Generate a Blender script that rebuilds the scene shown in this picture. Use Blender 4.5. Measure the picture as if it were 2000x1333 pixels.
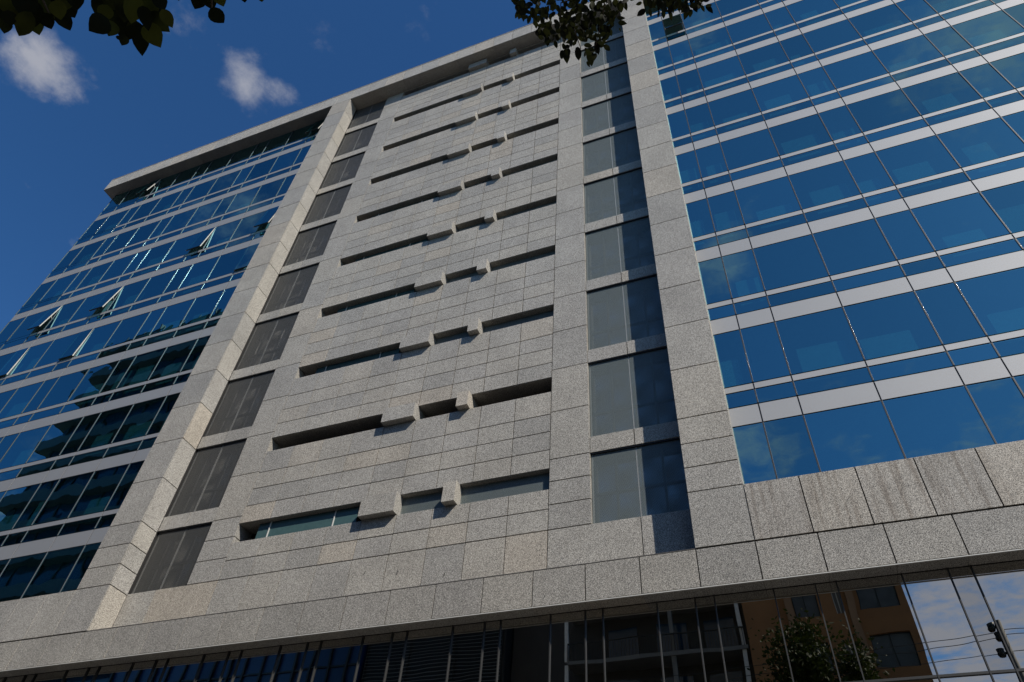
import bpy, bmesh, math, random
from mathutils import Vector, Matrix, Quaternion

random.seed(11)
for o in list(bpy.data.objects):
    bpy.data.objects.remove(o)
SC = bpy.context.scene
COL = SC.collection

# ------------------------------------------------------------------ camera
cam_d = bpy.data.cameras.new('camera')
cam_d.sensor_width = 36.0
cam_d.lens = 36.0 * 1388.83 / 2000.0
cam_d.clip_start = 0.05
cam_d.clip_end = 3000
cam = bpy.data.objects.new('camera', cam_d)
COL.objects.link(cam)
Rx = Vector((0.93133133, 0.35933797, 0.05914533))
Ry = Vector((-0.22081179, 0.68635354, -0.69293648))
Rz = Vector((-0.289593, 0.63229347, 0.71856862))
cm = Matrix((Rx, -Ry, -Rz)).transposed().to_4x4()
cm.translation = Vector((0, 0, 1.6))
cam.matrix_world = cm
SC.camera = cam

# ------------------------------------------------------------------ sun, sky, exposure
SUN_TO = Vector((1.39, -1.0, 1.6)).normalized()
SUN_EL = math.asin(SUN_TO.z)
SUN_ROT = math.atan2(SUN_TO.x, SUN_TO.y)
sd = bpy.data.lights.new('sun', 'SUN')
sd.energy = 4.8
sd.angle = math.radians(0.53)
sd.color = (1.0, 0.945, 0.86)
sun = bpy.data.objects.new('sun', sd)
COL.objects.link(sun)
sun.rotation_euler = SUN_TO.to_track_quat('Z', 'Y').to_euler()
sun.location = (60, -50, 80)

SC.view_settings.view_transform = 'Standard'
SC.view_settings.look = 'None'
SC.view_settings.exposure = 0.0
SC.view_settings.gamma = 1.0
SC.view_settings.use_curve_mapping = False

world = bpy.data.worlds.new('World')
SC.world = world
world.use_nodes = True
NT = world.node_tree
NT.nodes.clear()
SKY_STRENGTH = 0.105
SKY_PALE = (0.48, 0.78, 1.03, 1)
SKY_TINT = (0.31, 0.66, 1.0, 1)
CLOUD_COL = (3.9, 4.0, 4.5, 1)


def N(nt, t, **kw):
    n = nt.nodes.new(t)
    for k, v in kw.items():
        if k in n.bl_rna.properties:
            setattr(n, k, v)
        else:
            n.inputs[k].default_value = v
    return n


def build_sky():
    nt = NT
    L = nt.links.new
    out = N(nt, 'ShaderNodeOutputWorld')
    bg = N(nt, 'ShaderNodeBackground')
    bg.inputs['Strength'].default_value = SKY_STRENGTH
    L(bg.outputs[0], out.inputs[0])
    sky = N(nt, 'ShaderNodeTexSky')
    sky.sky_type = 'NISHITA'
    sky.sun_disc = False
    sky.sun_elevation = SUN_EL
    sky.sun_rotation = SUN_ROT
    sky.air_density = 1.0
    sky.dust_density = 0.3
    sky.ozone_density = 2.0
    tint = N(nt, 'ShaderNodeMix', data_type='RGBA', blend_type='MULTIPLY')
    tint.inputs[0].default_value = 1.0
    L(sky.outputs[0], tint.inputs[6])
    tc = N(nt, 'ShaderNodeTexCoord')
    # skylight is deepest at a right angle to the sun and pales towards and away from it
    dt = N(nt, 'ShaderNodeVectorMath', operation='DOT_PRODUCT')
    L(tc.outputs['Generated'], dt.inputs[0])
    dt.inputs[1].default_value = SUN_TO
    sq = N(nt, 'ShaderNodeMath', operation='MULTIPLY')
    L(dt.outputs['Value'], sq.inputs[0])
    L(dt.outputs['Value'], sq.inputs[1])
    pm = N(nt, 'ShaderNodeMapRange', interpolation_type='SMOOTHSTEP')
    L(sq.outputs[0], pm.inputs[0])
    pm.inputs[1].default_value = 0.12
    pm.inputs[2].default_value = 0.75
    tm = N(nt, 'ShaderNodeMix', data_type='RGBA')
    L(pm.outputs[0], tm.inputs[0])
    tm.inputs[6].default_value = SKY_TINT
    tm.inputs[7].default_value = SKY_PALE
    L(tm.outputs[2], tint.inputs[7])
    sep = N(nt, 'ShaderNodeSeparateXYZ')
    L(tc.outputs['Generated'], sep.inputs[0])
    zc = N(nt, 'ShaderNodeMath', operation='MAXIMUM')
    L(sep.outputs['Z'], zc.inputs[0])
    zc.inputs[1].default_value = 0.06
    inv = N(nt, 'ShaderNodeMath', operation='DIVIDE')
    inv.inputs[0].default_value = 1.0
    L(zc.outputs[0], inv.inputs[1])
    pl = N(nt, 'ShaderNodeVectorMath', operation='SCALE')
    L(tc.outputs['Generated'], pl.inputs[0])
    L(inv.outputs[0], pl.inputs['Scale'])
    # layered cloud sheet, seen as a plane high above
    n1 = N(nt, 'ShaderNodeTexNoise')
    n1.inputs['Scale'].default_value = 5.2
    n1.inputs['Detail'].default_value = 9
    n1.inputs['Roughness'].default_value = 0.62
    n1.inputs['Distortion'].default_value = 0.05
    L(pl.outputs[0], n1.inputs['Vector'])
    n2 = N(nt, 'ShaderNodeTexNoise')
    n2.inputs['Scale'].default_value = 11.0
    n2.inputs['Detail'].default_value = 8
    n2.inputs['Roughness'].default_value = 0.6
    n2.inputs['Distortion'].default_value = 0.15
    L(pl.outputs[0], n2.inputs['Vector'])
    add = N(nt, 'ShaderNodeMath', operation='MULTIPLY_ADD')
    L(n2.outputs[0], add.inputs[0])
    add.inputs[1].default_value = 0.75
    L(n1.outputs[0], add.inputs[2])          # about 0.87 on average
    acc = add.outputs[0]
    # where the banks of cloud lie: (direction, half-width, amount)
    banks = [((-0.648, 0.100, 0.755), 0.046, 0.48), ((-0.491, 0.226, 0.841), 0.040, 0.54),
             ((-0.449, 0.262, 0.855), 0.026, 0.30), ((-0.512, 0.150, 0.846), 0.065, 0.20),
             ((-0.288, 0.265, 0.920), 0.040, 0.24),
             ((0.22, -0.89, 0.40), 0.20, 0.27), ((0.0, -0.975, 0.20), 0.42, 0.30), ((0.80, -0.55, 0.25), 0.45, 0.42), ((-0.75, -0.66, 0.12), 0.34, 0.36), ((0.98, 0.0, 0.22), 0.45, 0.40), ((0.36, -0.45, 0.82), 0.15, 0.34),  # the wide banks at the sides are unseen cloud added for neutral fill
             ((-0.006, -0.645, 0.764), 0.055, 0.34), ((-0.004, -0.806, 0.592), 0.05, 0.30),
             ((0.04, -0.396, 0.918), 0.08, 0.25), ((-0.54, -0.28, 0.79), 0.13, 0.20),
             ((-0.82, -0.42, 0.39), 0.07, 0.24)]
    for d, w, a in banks:
        dv = Vector(d).normalized()
        sb = N(nt, 'ShaderNodeVectorMath', operation='DISTANCE')
        L(tc.outputs['Generated'], sb.inputs[0])
        sb.inputs[1].default_value = dv
        mr = N(nt, 'ShaderNodeMapRange', interpolation_type='SMOOTHSTEP')
        L(sb.outputs['Value'], mr.inputs[0])
        mr.inputs[1].default_value = 0.0
        mr.inputs[2].default_value = w * 1.7
        mr.inputs[3].default_value = a
        mr.inputs[4].default_value = 0.0
        s = N(nt, 'ShaderNodeMath', operation='ADD')
        L(acc, s.inputs[0])
        L(mr.outputs[0], s.inputs[1])
        acc = s.outputs[0]
    msk = N(nt, 'ShaderNodeMapRange', interpolation_type='SMOOTHSTEP')
    L(acc, msk.inputs[0])
    msk.inputs[1].default_value = 1.04
    msk.inputs[2].default_value = 1.47
    msk.inputs[3].default_value = 0.0
    msk.inputs[4].default_value = 0.88
    mx = N(nt, 'ShaderNodeMix', data_type='RGBA')
    L(msk.outputs[0], mx.inputs[0])
    L(tint.outputs[2], mx.inputs[6])
    mx.inputs[7].default_value = CLOUD_COL
    L(mx.outputs[2], bg.inputs['Color'])


build_sky()

# ------------------------------------------------------------------ materials


def new_mat(name):
    m = bpy.data.materials.new(name)
    m.use_nodes = True
    nt = m.node_tree
    nt.nodes.clear()
    out = N(nt, 'ShaderNodeOutputMaterial')
    return m, nt, out


def simple(name, col, rough=0.6, metal=0.0, noise=0.12, scale=6.0, spec=0.5):
    m, nt, out = new_mat(name)
    L = nt.links.new
    b = N(nt, 'ShaderNodeBsdfPrincipled')
    geo = N(nt, 'ShaderNodeNewGeometry')
    nz = N(nt, 'ShaderNodeTexNoise')
    nz.inputs['Scale'].default_value = scale
    nz.inputs['Detail'].default_value = 5
    L(geo.outputs['Position'], nz.inputs['Vector'])
    r = N(nt, 'ShaderNodeMapRange')
    L(nz.outputs[0], r.inputs[0])
    r.inputs[1].default_value = 0.25
    r.inputs[2].default_value = 0.75
    r.inputs[3].default_value = 1 - noise
    r.inputs[4].default_value = 1 + noise
    mm = N(nt, 'ShaderNodeVectorMath', operation='SCALE')
    mm.inputs[0].default_value = col[:3]
    L(r.outputs[0], mm.inputs['Scale'])
    L(mm.outputs[0], b.inputs['Base Color'])
    b.inputs['Roughness'].default_value = rough
    b.inputs['Metallic'].default_value = metal
    b.inputs['Specular IOR Level'].default_value = spec
    L(b.outputs[0], out.inputs[0])
    return m


def granite(name, bright=1.0, warm=0.0, streak=0.0, rough=0.55):
    m, nt, out = new_mat(name)
    L = nt.links.new
    b = N(nt, 'ShaderNodeBsdfPrincipled')
    b.inputs['Roughness'].default_value = rough
    b.inputs['Specular IOR Level'].default_value = 0.3
    geo = N(nt, 'ShaderNodeNewGeometry')
    oi = N(nt, 'ShaderNodeObjectInfo')
    off = N(nt, 'ShaderNodeVectorMath', operation='SCALE')
    off.inputs[0].default_value = (37.0, 11.0, 53.0)
    L(oi.outputs['Random'], off.inputs['Scale'])
    pos = N(nt, 'ShaderNodeVectorMath', operation='ADD')
    L(geo.outputs['Position'], pos.inputs[0])
    L(off.outputs[0], pos.inputs[1])
    # turned so that no slab face lies along the noise lattice
    trn = N(nt, 'ShaderNodeMapping')
    trn.inputs['Rotation'].default_value = (0.61, 0.83, 0.47)
    L(pos.outputs[0], trn.inputs['Vector'])
    pos = trn
    # crystals: dark mica, grey and pale feldspar
    n1 = N(nt, 'ShaderNodeTexNoise')
    n1.inputs['Scale'].default_value = 56
    n1.inputs['Detail'].default_value = 3
    n1.inputs['Roughness'].default_value = 0.7
    L(pos.outputs[0], n1.inputs['Vector'])
    r1 = N(nt, 'ShaderNodeValToRGB')
    e = r1.color_ramp.elements
    e[0].position = 0.36
    e[0].color = (0.05, 0.048, 0.05, 1)
    e[1].position = 0.63
    e[1].color = (0.74, 0.71, 0.68, 1)
    k = e.new(0.45)
    k.color = (0.22, 0.21, 0.20, 1)
    k = e.new(0.53)
    k.color = (0.42, 0.395, 0.37, 1)
    L(n1.outputs[0], r1.inputs[0])
    # coarse clumps, visible from far
    n2 = N(nt, 'ShaderNodeTexNoise')
    n2.inputs['Scale'].default_value = 13
    n2.inputs['Detail'].default_value = 3
    L(pos.outputs[0], n2.inputs['Vector'])
    mr = N(nt, 'ShaderNodeMapRange')
    L(n2.outputs[0], mr.inputs[0])
    mr.inputs[1].default_value = 0.3
    mr.inputs[2].default_value = 0.7
    mr.inputs[3].default_value = 0.95
    mr.inputs[4].default_value = 1.05
    # weathering over metres, in world space
    n3 = N(nt, 'ShaderNodeTexNoise')
    n3.inputs['Scale'].default_value = 0.55
    n3.inputs['Detail'].default_value = 6
    n3.inputs['Roughness'].default_value = 0.65
    L(geo.outputs['Position'], n3.inputs['Vector'])
    r3 = N(nt, 'ShaderNodeMapRange')
    L(n3.outputs[0], r3.inputs[0])
    r3.inputs[1].default_value = 0.3
    r3.inputs[2].default_value = 0.7
    r3.inputs[3].default_value = 0.87
    r3.inputs[4].default_value = 1.10
    # each slab has its own tone
    wn = N(nt, 'ShaderNodeMath', operation='MULTIPLY')
    L(oi.outputs['Random'], wn.inputs[0])
    wn.inputs[1].default_value = 91.7
    fr = N(nt, 'ShaderNodeMath', operation='FRACT')
    L(wn.outputs[0], fr.inputs[0])
    tr = N(nt, 'ShaderNodeValToRGB')
    te = tr.color_ramp.elements
    te[0].position = 0.0
    te[0].color = (0.86, 0.86, 0.855, 1)
    te[1].position = 1.0
    te[1].color = (1.10, 1.03, 0.94, 1)
    for p_, c_ in ((0.3, (0.95, 0.945, 0.94, 1)), (0.6, (1.0, 0.99, 0.965, 1)), (0.9, (1.02, 0.995, 0.95, 1))):
        q = te.new(p_)
        q.color = c_
    L(fr.outputs[0], tr.inputs[0])
    m1 = N(nt, 'ShaderNodeMath', operation='MULTIPLY')
    L(mr.outputs[0], m1.inputs[0])
    L(r3.outputs[0], m1.inputs[1])
    acc = m1.outputs[0]
    if streak > 0:
        mp = N(nt, 'ShaderNodeMapping')
        mp.inputs['Scale'].default_value = (6.5, 1.0, 0.28)
        L(geo.outputs['Position'], mp.inputs['Vector'])
        ns = N(nt, 'ShaderNodeTexNoise')
        ns.inputs['Scale'].default_value = 1.0
        ns.inputs['Detail'].default_value = 5
        ns.inputs['Roughness'].default_value = 0.7
        L(mp.outputs[0], ns.inputs['Vector'])
        rs = N(nt, 'ShaderNodeMapRange', interpolation_type='SMOOTHSTEP')
        L(ns.outputs[0], rs.inputs[0])
        rs.inputs[1].default_value = 0.46
        rs.inputs[2].default_value = 0.66
        rs.inputs[3].default_value = 0.0
        rs.inputs[4].default_value = streak
        stain = N(nt, 'ShaderNodeMix', data_type='RGBA')
        L(rs.outputs[0], stain.inputs[0])
        stain.inputs[6].default_value = (1, 1, 1, 1)
        stain.inputs[7].default_value = (0.30, 0.22, 0.16, 1)
    sc = N(nt, 'ShaderNodeVectorMath', operation='SCALE')
    L(r1.outputs[0], sc.inputs[0])
    L(acc, sc.inputs['Scale'])
    mu = N(nt, 'ShaderNodeVectorMath', operation='MULTIPLY')
    L(sc.outputs[0], mu.inputs[0])
    L(tr.outputs[0], mu.inputs[1])
    if streak > 0:
        mv = N(nt, 'ShaderNodeVectorMath', operation='MULTIPLY')
        L(mu.outputs[0], mv.inputs[0])
        L(stain.outputs[2], mv.inputs[1])
        mu = mv
    fin = N(nt, 'ShaderNodeVectorMath', operation='MULTIPLY')
    L(mu.outputs[0], fin.inputs[0])
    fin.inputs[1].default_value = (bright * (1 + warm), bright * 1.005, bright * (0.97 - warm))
    L(fin.outputs[0], b.inputs['Base Color'])
    L(b.outputs[0], out.inputs[0])
    return m


def glass(name, refl, thru, fac, ior_boost=0.25, wav=0.004):
    m, nt, out = new_mat(name)
    L = nt.links.new
    gl = N(nt, 'ShaderNodeBsdfGlossy')
    gl.inputs['Color'].default_value = (*refl, 1)
    gl.inputs['Roughness'].default_value = 0.0
    oi = N(nt, 'ShaderNodeObjectInfo')
    vr = N(nt, 'ShaderNodeMapRange')
    L(oi.outputs['Random'], vr.inputs[0])
    vr.inputs[3].default_value = 0.86
    vr.inputs[4].default_value = 1.14
    vs = N(nt, 'ShaderNodeVectorMath', operation='SCALE')
    vs.inputs[0].default_value = refl
    L(vr.outputs[0], vs.inputs['Scale'])
    L(vs.outputs[0], gl.inputs['Color'])
    tp = N(nt, 'ShaderNodeBsdfTransparent')
    tp.inputs['Color'].default_value = (*thru, 1)
    lw = N(nt, 'ShaderNodeLayerWeight')
    lw.inputs['Blend'].default_value = 0.35
    mr = N(nt, 'ShaderNodeMapRange')
    L(lw.outputs['Facing'], mr.inputs[0])
    mr.inputs[3].default_value = fac
    mr.inputs[4].default_value = min(1.0, fac + ior_boost)
    geo = N(nt, 'ShaderNodeNewGeometry')
    nz = N(nt, 'ShaderNodeTexNoise')
    nz.inputs['Scale'].default_value = 0.9
    nz.inputs['Detail'].default_value = 1
    L(geo.outputs['Position'], nz.inputs['Vector'])
    bp = N(nt, 'ShaderNodeBump')
    bp.inputs['Strength'].default_value = 1.0
    bp.inputs['Distance'].default_value = wav
    L(nz.outputs[0], bp.inputs['Height'])
    L(bp.outputs[0], gl.inputs['Normal'])
    mx = N(nt, 'ShaderNodeMixShader')
    L(mr.outputs[0], mx.inputs[0])
    L(tp.outputs[0], mx.inputs[1])
    L(gl.outputs[0], mx.inputs[2])
    L(mx.outputs[0], out.inputs[0])
    return m


def perforated(name, col, pitch=0.034, solid=0.55):
    m, nt, out = new_mat(name)
    L = nt.links.new
    geo = N(nt, 'ShaderNodeNewGeometry')
    mp = N(nt, 'ShaderNodeMapping')
    mp.inputs['Rotation'].default_value = (0, math.radians(45), 0)
    mp.inputs['Scale'].default_value = (1 / pitch, 0, 1 / pitch)
    L(geo.outputs['Position'], mp.inputs['Vector'])
    fr = N(nt, 'ShaderNodeVectorMath', operation='FRACTION')
    L(mp.outputs[0], fr.inputs[0])
    sb = N(nt, 'ShaderNodeVectorMath', operation='DISTANCE')
    L(fr.outputs[0], sb.inputs[0])
    sb.inputs[1].default_value = (0.5, 0.0, 0.5)
    rad = math.sqrt((1 - solid) / math.pi)
    lt = N(nt, 'ShaderNodeMath', operation='GREATER_THAN')
    L(sb.outputs['Value'], lt.inputs[0])
    lt.inputs[1].default_value = rad
    b = N(nt, 'ShaderNodeBsdfPrincipled')
    b.inputs['Base Color'].default_value = (*col, 1)
    b.inputs['Roughness'].default_value = 0.5
    b.inputs['Metallic'].default_value = 0.2
    tp = N(nt, 'ShaderNodeBsdfTransparent')
    mx = N(nt, 'ShaderNodeMixShader')
    L(lt.outputs[0], mx.inputs[0])
    L(tp.outputs[0], mx.inputs[1])
    L(b.outputs[0], mx.inputs[2])
    L(mx.outputs[0], out.inputs[0])
    return m


def leaf_mat(name, col, trans):
    m, nt, out = new_mat(name)
    L = nt.links.new
    oi = N(nt, 'ShaderNodeObjectInfo')
    geo = N(nt, 'ShaderNodeNewGeometry')
    nz = N(nt, 'ShaderNodeTexNoise')
    nz.inputs['Scale'].default_value = 9
    L(geo.outputs['Position'], nz.inputs['Vector'])
    ad = N(nt, 'ShaderNodeMath', operation='ADD')
    L(oi.outputs['Random'], ad.inputs[0])
    L(nz.outputs[0], ad.inputs[1])
    r = N(nt, 'ShaderNodeValToRGB')
    r.color_ramp.elements[0].position = 0.62
    r.color_ramp.elements[0].color = (col[0] * 0.18, col[1] * 0.2, col[2] * 0.3, 1)
    r.color_ramp.elements[1].position = 1.4 / 2 + 0.25
    r.color_ramp.elements[1].color = (col[0] * 1.5, col[1] * 1.3, col[2] * 1.0, 1)
    sc_ = N(nt, 'ShaderNodeMath', operation='MULTIPLY')
    L(ad.outputs[0], sc_.inputs[0])
    sc_.inputs[1].default_value = 0.66
    L(sc_.outputs[0], r.inputs[0])
    b = N(nt, 'ShaderNodeBsdfPrincipled')
    b.inputs['Roughness'].default_value = 0.75
    b.inputs['Specular IOR Level'].default_value = 0.2
    L(r.outputs[0], b.inputs['Base Color'])
    t = N(nt, 'ShaderNodeBsdfTranslucent')
    L(r.outputs[0], t.inputs['Color'])
    mx = N(nt, 'ShaderNodeMixShader')
    mx.inputs[0].default_value = trans
    L(b.outputs[0], mx.inputs[1])
    L(t.outputs[0], mx.inputs[2])
    L(mx.outputs[0], out.inputs[0])
    return m


M = {}
M['granite'] = granite('granite', 0.98, 0.0, 0.06)
M['granite_sill'] = granite('streaked_granite', 0.98, 0.02, 0.5)
M['granite_band'] = granite('band_granite', 0.84, 0.0, 0.1)
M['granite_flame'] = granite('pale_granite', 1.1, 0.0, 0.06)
M['joint'] = simple('dark_joint', (0.02, 0.018, 0.017), 0.95)
M['core'] = simple('concrete_core', (0.10, 0.095, 0.09), 0.9)
M['frame'] = simple('dark_frame', (0.018, 0.018, 0.02), 0.5)
M['alu'] = simple('aluminium', (0.12, 0.135, 0.15), 0.35, 0.0, 0.05)
_b = [n for n in M['alu'].node_tree.nodes if n.type == 'BSDF_PRINCIPLED'][0]
_b.inputs['Coat Weight'].default_value = 0.12
_b.inputs['Specular IOR Level'].default_value = 0.15
_b.inputs['Coat Roughness'].default_value = 0.08
M['dark_alu'] = simple('bronze_aluminium', (0.045, 0.044, 0.042), 0.45, 0.3, 0.05)
M['alu_white'] = simple('white_aluminium', (0.62, 0.61, 0.57), 0.4, 0.0, 0.05)
M['spandrel'] = simple('silver_panel', (0.33, 0.335, 0.345), 0.66, 0.5, 0.03, 0.4)
M['glass'] = glass('blue_glass', (0.25, 0.52, 0.585), (0.20, 0.55, 0.62), 0.56, 0.3, 0.004)
M['glass_ground'] = glass('dark_glass', (0.74, 0.72, 0.67), (0.14, 0.18, 0.19), 0.72, 0.25, 0.002)
M['glass_teal'] = simple('teal_glass', (0.062, 0.115, 0.115), 0.16, 0.0, 0.1)
M['glass_dark'] = simple('dark_glazing', (0.012, 0.014, 0.018), 0.05, 0.0, 0.1)
_m, _nt, _o = new_mat('clear_glass')
_t = N(_nt, 'ShaderNodeBsdfTransparent')
_t.inputs['Color'].default_value = (0.97, 0.99, 0.98, 1)
_nt.links.new(_t.outputs[0], _o.inputs[0])
M['clear'] = _m
M['mesh'] = perforated('perforated_metal', (0.20, 0.235, 0.23))
M['mesh_dark'] = perforated('dark_perforated_metal', (0.105, 0.105, 0.10))
M['interior'] = simple('office_wall', (0.25, 0.25, 0.24), 0.9)
M['ceiling'] = simple('office_ceiling', (0.45, 0.45, 0.43), 0.9)
M['partition_face'] = simple('office_partition', (0.62, 0.64, 0.62), 0.9)
M['glass_inner'] = glass('inner_glass', (0.42, 0.42, 0.41), (0.4, 0.45, 0.45), 0.36, 0.3, 0.004)
M['asphalt'] = simple('asphalt', (0.045, 0.045, 0.047), 0.9, 0, 0.25, 14)
M['paving'] = simple('paving', (0.25, 0.24, 0.225), 0.9, 0, 0.2, 3)
M['soil'] = simple('ground', (0.10, 0.095, 0.085), 0.95, 0, 0.3, 0.4)
M['paint'] = simple('road_paint', (0.75, 0.74, 0.7), 0.7)
M['orange'] = simple('orange_render', (0.36, 0.175, 0.07), 0.85, 0, 0.14, 0.7)
M['orange_pale'] = simple('pale_render', (0.42, 0.25, 0.14), 0.85, 0, 0.12, 0.9)
M['grey_render'] = simple('grey_render', (0.20, 0.20, 0.19), 0.85, 0, 0.15, 0.8)
M['dark_render'] = simple('dark_render', (0.055, 0.05, 0.045), 0.85, 0, 0.15, 0.8)
M['blue_clad'] = simple('blue_cladding', (0.012, 0.04, 0.13), 0.35, 0, 0.15, 0.8)
M['tower_glass'] = simple('tower_glass', (0.018, 0.05, 0.10), 0.08, 0, 0.15, 0.5)
M['dull_pane'] = simple('dull_pane', (0.085, 0.09, 0.10), 0.35, 0, 0.3, 1.5)
M['tower_slab'] = simple('tower_concrete', (0.15, 0.155, 0.155), 0.8, 0, 0.1, 0.5)
M['pole'] = simple('pole_concrete', (0.12, 0.12, 0.115), 0.8)
M['black'] = simple('black_plastic', (0.02, 0.02, 0.02), 0.6)
M['bark'] = simple('bark', (0.09, 0.065, 0.045), 0.95, 0, 0.35, 9)
M['leaf_big'] = leaf_mat('broad_leaf', (0.052, 0.064, 0.012), 0.42)
M['leaf_small'] = leaf_mat('small_leaf', (0.026, 0.034, 0.011), 0.15)
M['leaf_crown'] = leaf_mat('crown_leaf', (0.035, 0.055, 0.012), 0.15)

# ------------------------------------------------------------------ helpers
WLOC = {}


def link(o, parent=None, loc=(0, 0, 0)):
    COL.objects.link(o)
    loc = Vector(loc)
    WLOC[o.name] = loc
    if parent is not None:
        o.parent = parent
        o.location = loc - WLOC[parent.name]
    else:
        o.location = loc
    return o


def thing(name, label, cat, loc=(0, 0, 0), group=None):
    o = bpy.data.objects.new(name, None)
    o.empty_display_size = 0.5
    o['label'] = label
    o['category'] = cat
    if group:
        o['group'] = group
    return link(o, None, loc)


BOXF = [(0, 3, 2, 1), (4, 5, 6, 7), (0, 1, 5, 4), (1, 2, 6, 5), (2, 3, 7, 6), (3, 0, 4, 7)]


def box_verts(x0, x1, y0, y1, z0, z1):
    return [(x0, y0, z0), (x1, y0, z0), (x1, y1, z0), (x0, y1, z0),
            (x0, y0, z1), (x1, y0, z1), (x1, y1, z1), (x0, y1, z1)]


CACHE = {}


def box(name, x0, x1, y0, y1, z0, z1, mat, parent=None):
    """one box object, mesh data shared between boxes of the same size"""
    key = (round(x1 - x0, 3), round(y1 - y0, 3), round(z1 - z0, 3), mat.name)
    if key not in CACHE:
        hx, hy, hz = (x1 - x0) / 2, (y1 - y0) / 2, (z1 - z0) / 2
        me = bpy.data.meshes.new(name)
        me.from_pydata(box_verts(-hx, hx, -hy, hy, -hz, hz), [], BOXF)
        me.materials.append(mat)
        CACHE[key] = me
    o = bpy.data.objects.new(name, CACHE[key])
    return link(o, parent, ((x0 + x1) / 2, (y0 + y1) / 2, (z0 + z1) / 2))


def pane(name, x0, x1, y0, y1, z0, z1, mat, parent=None):
    """sheet of coated glass: the coating is on the outer face, the rest of the sheet is clear"""
    key = ('pane', round(x1 - x0, 3), round(y1 - y0, 3), round(z1 - z0, 3), mat.name)
    if key not in CACHE:
        hx, hy, hz = (x1 - x0) / 2, (y1 - y0) / 2, (z1 - z0) / 2
        me = bpy.data.meshes.new(name)
        me.from_pydata(box_verts(-hx, hx, -hy, hy, -hz, hz), [], BOXF)
        me.materials.append(M['clear'])
        me.materials.append(mat)
        me.polygons[2].material_index = 1
        CACHE[key] = me
    o = bpy.data.objects.new(name, CACHE[key])
    return link(o, parent, ((x0 + x1) / 2, (y0 + y1) / 2, (z0 + z1) / 2))


def boxes(name, lst, mat, parent=None, origin=None):
    """several boxes joined into one object"""
    v, f = [], []
    if origin is None:
        b = lst[0]
        origin = ((b[0] + b[1]) / 2, (b[2] + b[3]) / 2, b[4])
    ox, oy, oz = origin
    for b in lst:
        n = len(v)
        v += [(x - ox, y - oy, z - oz) for x, y, z in box_verts(*b)]
        f += [tuple(i + n for i in q) for q in BOXF]
    me = bpy.data.meshes.new(name)
    me.from_pydata(v, [], f)
    me.materials.append(mat)
    return link(bpy.data.objects.new(name, me), parent, origin)


def mesh_obj(name, v, f, mat, parent=None, loc=(0, 0, 0), smooth=False):
    me = bpy.data.meshes.new(name)
    me.from_pydata(v, [], f)
    me.materials.append(mat)
    if smooth:
        me.polygons.foreach_set('use_smooth', [True] * len(me.polygons))
    return link(bpy.data.objects.new(name, me), parent, loc)


def tube(name, pts, radii, mat, parent=None, seg=8):
    v, f = [], []
    pts = [Vector(p) for p in pts]
    for i, p in enumerate(pts):
        d = (pts[min(i + 1, len(pts) - 1)] - pts[max(i - 1, 0)]).normalized()
        a = d.cross(Vector((0.31, 0.17, 0.93)))
        if a.length < 1e-3:
            a = d.cross(Vector((1, 0, 0)))
        a.normalize()
        b = d.cross(a)
        for k in range(seg):
            t = 2 * math.pi * k / seg
            v.append(p + (a * math.cos(t) + b * math.sin(t)) * radii[i])
    for i in range(len(pts) - 1):
        for k in range(seg):
            k2 = (k + 1) % seg
            f.append((i * seg + k, i * seg + k2, (i + 1) * seg + k2, (i + 1) * seg + k))
    f.append(tuple(range(seg))[::-1])
    f.append(tuple((len(pts) - 1) * seg + k for k in range(seg)))
    o0 = pts[0]
    return mesh_obj(name, [tuple(q - o0) for q in v], f, mat, parent, o0, True)


def structure(o, kind='structure'):
    o['kind'] = kind
    return o


# ------------------------------------------------------------------ ground
structure(box('ground', -600, 600, -600, 600, -0.6, -0.16, M['soil']))
structure(box('road', -400, 400, 3.0, 11.5, -0.15, -0.12, M['asphalt']))
structure(boxes('pavement', [(-400, 400, -8.0, 3.0, -0.15, 0.0), (-400, 400, 11.5, 40.0, -0.15, 0.0)], M['paving']))
structure(boxes('lane_marking', [(-200 + 6 * i, -197 + 6 * i, 7.2, 7.32, -0.119, -0.114) for i in range(66)], M['paint']))

# ================================================================== the office building
YF, YC, YG, YB = 16.0, 16.82, 16.75, 16.47
P = 3.8244
ST, GB, PJ = 14.58, 14.81, 14.86
XCR, XCL, PITCH = -6.09, -17.64, 1.2833
XSR, XSL = -4.80, -18.94              # outer edges of the stone wall beside the screens
PR0, PR1 = -1.979, -0.564             # right pillar
PL0, PL1 = -23.004, -21.486           # left pillar
ZB0, ZB1, ZS = 9.797, 10.784, 12.40   # band, sill course
ZF0, ZF1 = 49.107, 50.57              # cornice fascia
XR = 24.0
XLG = -43.85
T = 0.03                              # slab thickness
JH, JV = 0.034, 0.028                 # joint widths

bld = thing('office_building', 'tall office building of grey granite and blue glass with ten dark slots in its wall',
            'office building', (-10, 16.5, 0))


def slab(name, x0, x1, z0, z1, y, parent, mat=None, jv=JV, jh=JH):
    """one facing slab, its front at y, leaving an open joint all round"""
    j = random.uniform(-0.002, 0.002)
    return box(name, x0 + jv / 2, x1 - jv / 2, y + j, y + j + T, z0 + jh / 2, z1 - jh / 2, mat or M['granite'], parent)


zst = [ZB1, ZS + 0.05, 13.28, 14.09] + [PJ + 0.05 + 1.9122 * k for k in range(18)] + [ZF0]
zpj = [ZB1 + 0.014, ZS, 13.17, 13.965] + [PJ + 1.9122 * k for k in range(18)] + [ZF0]

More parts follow.
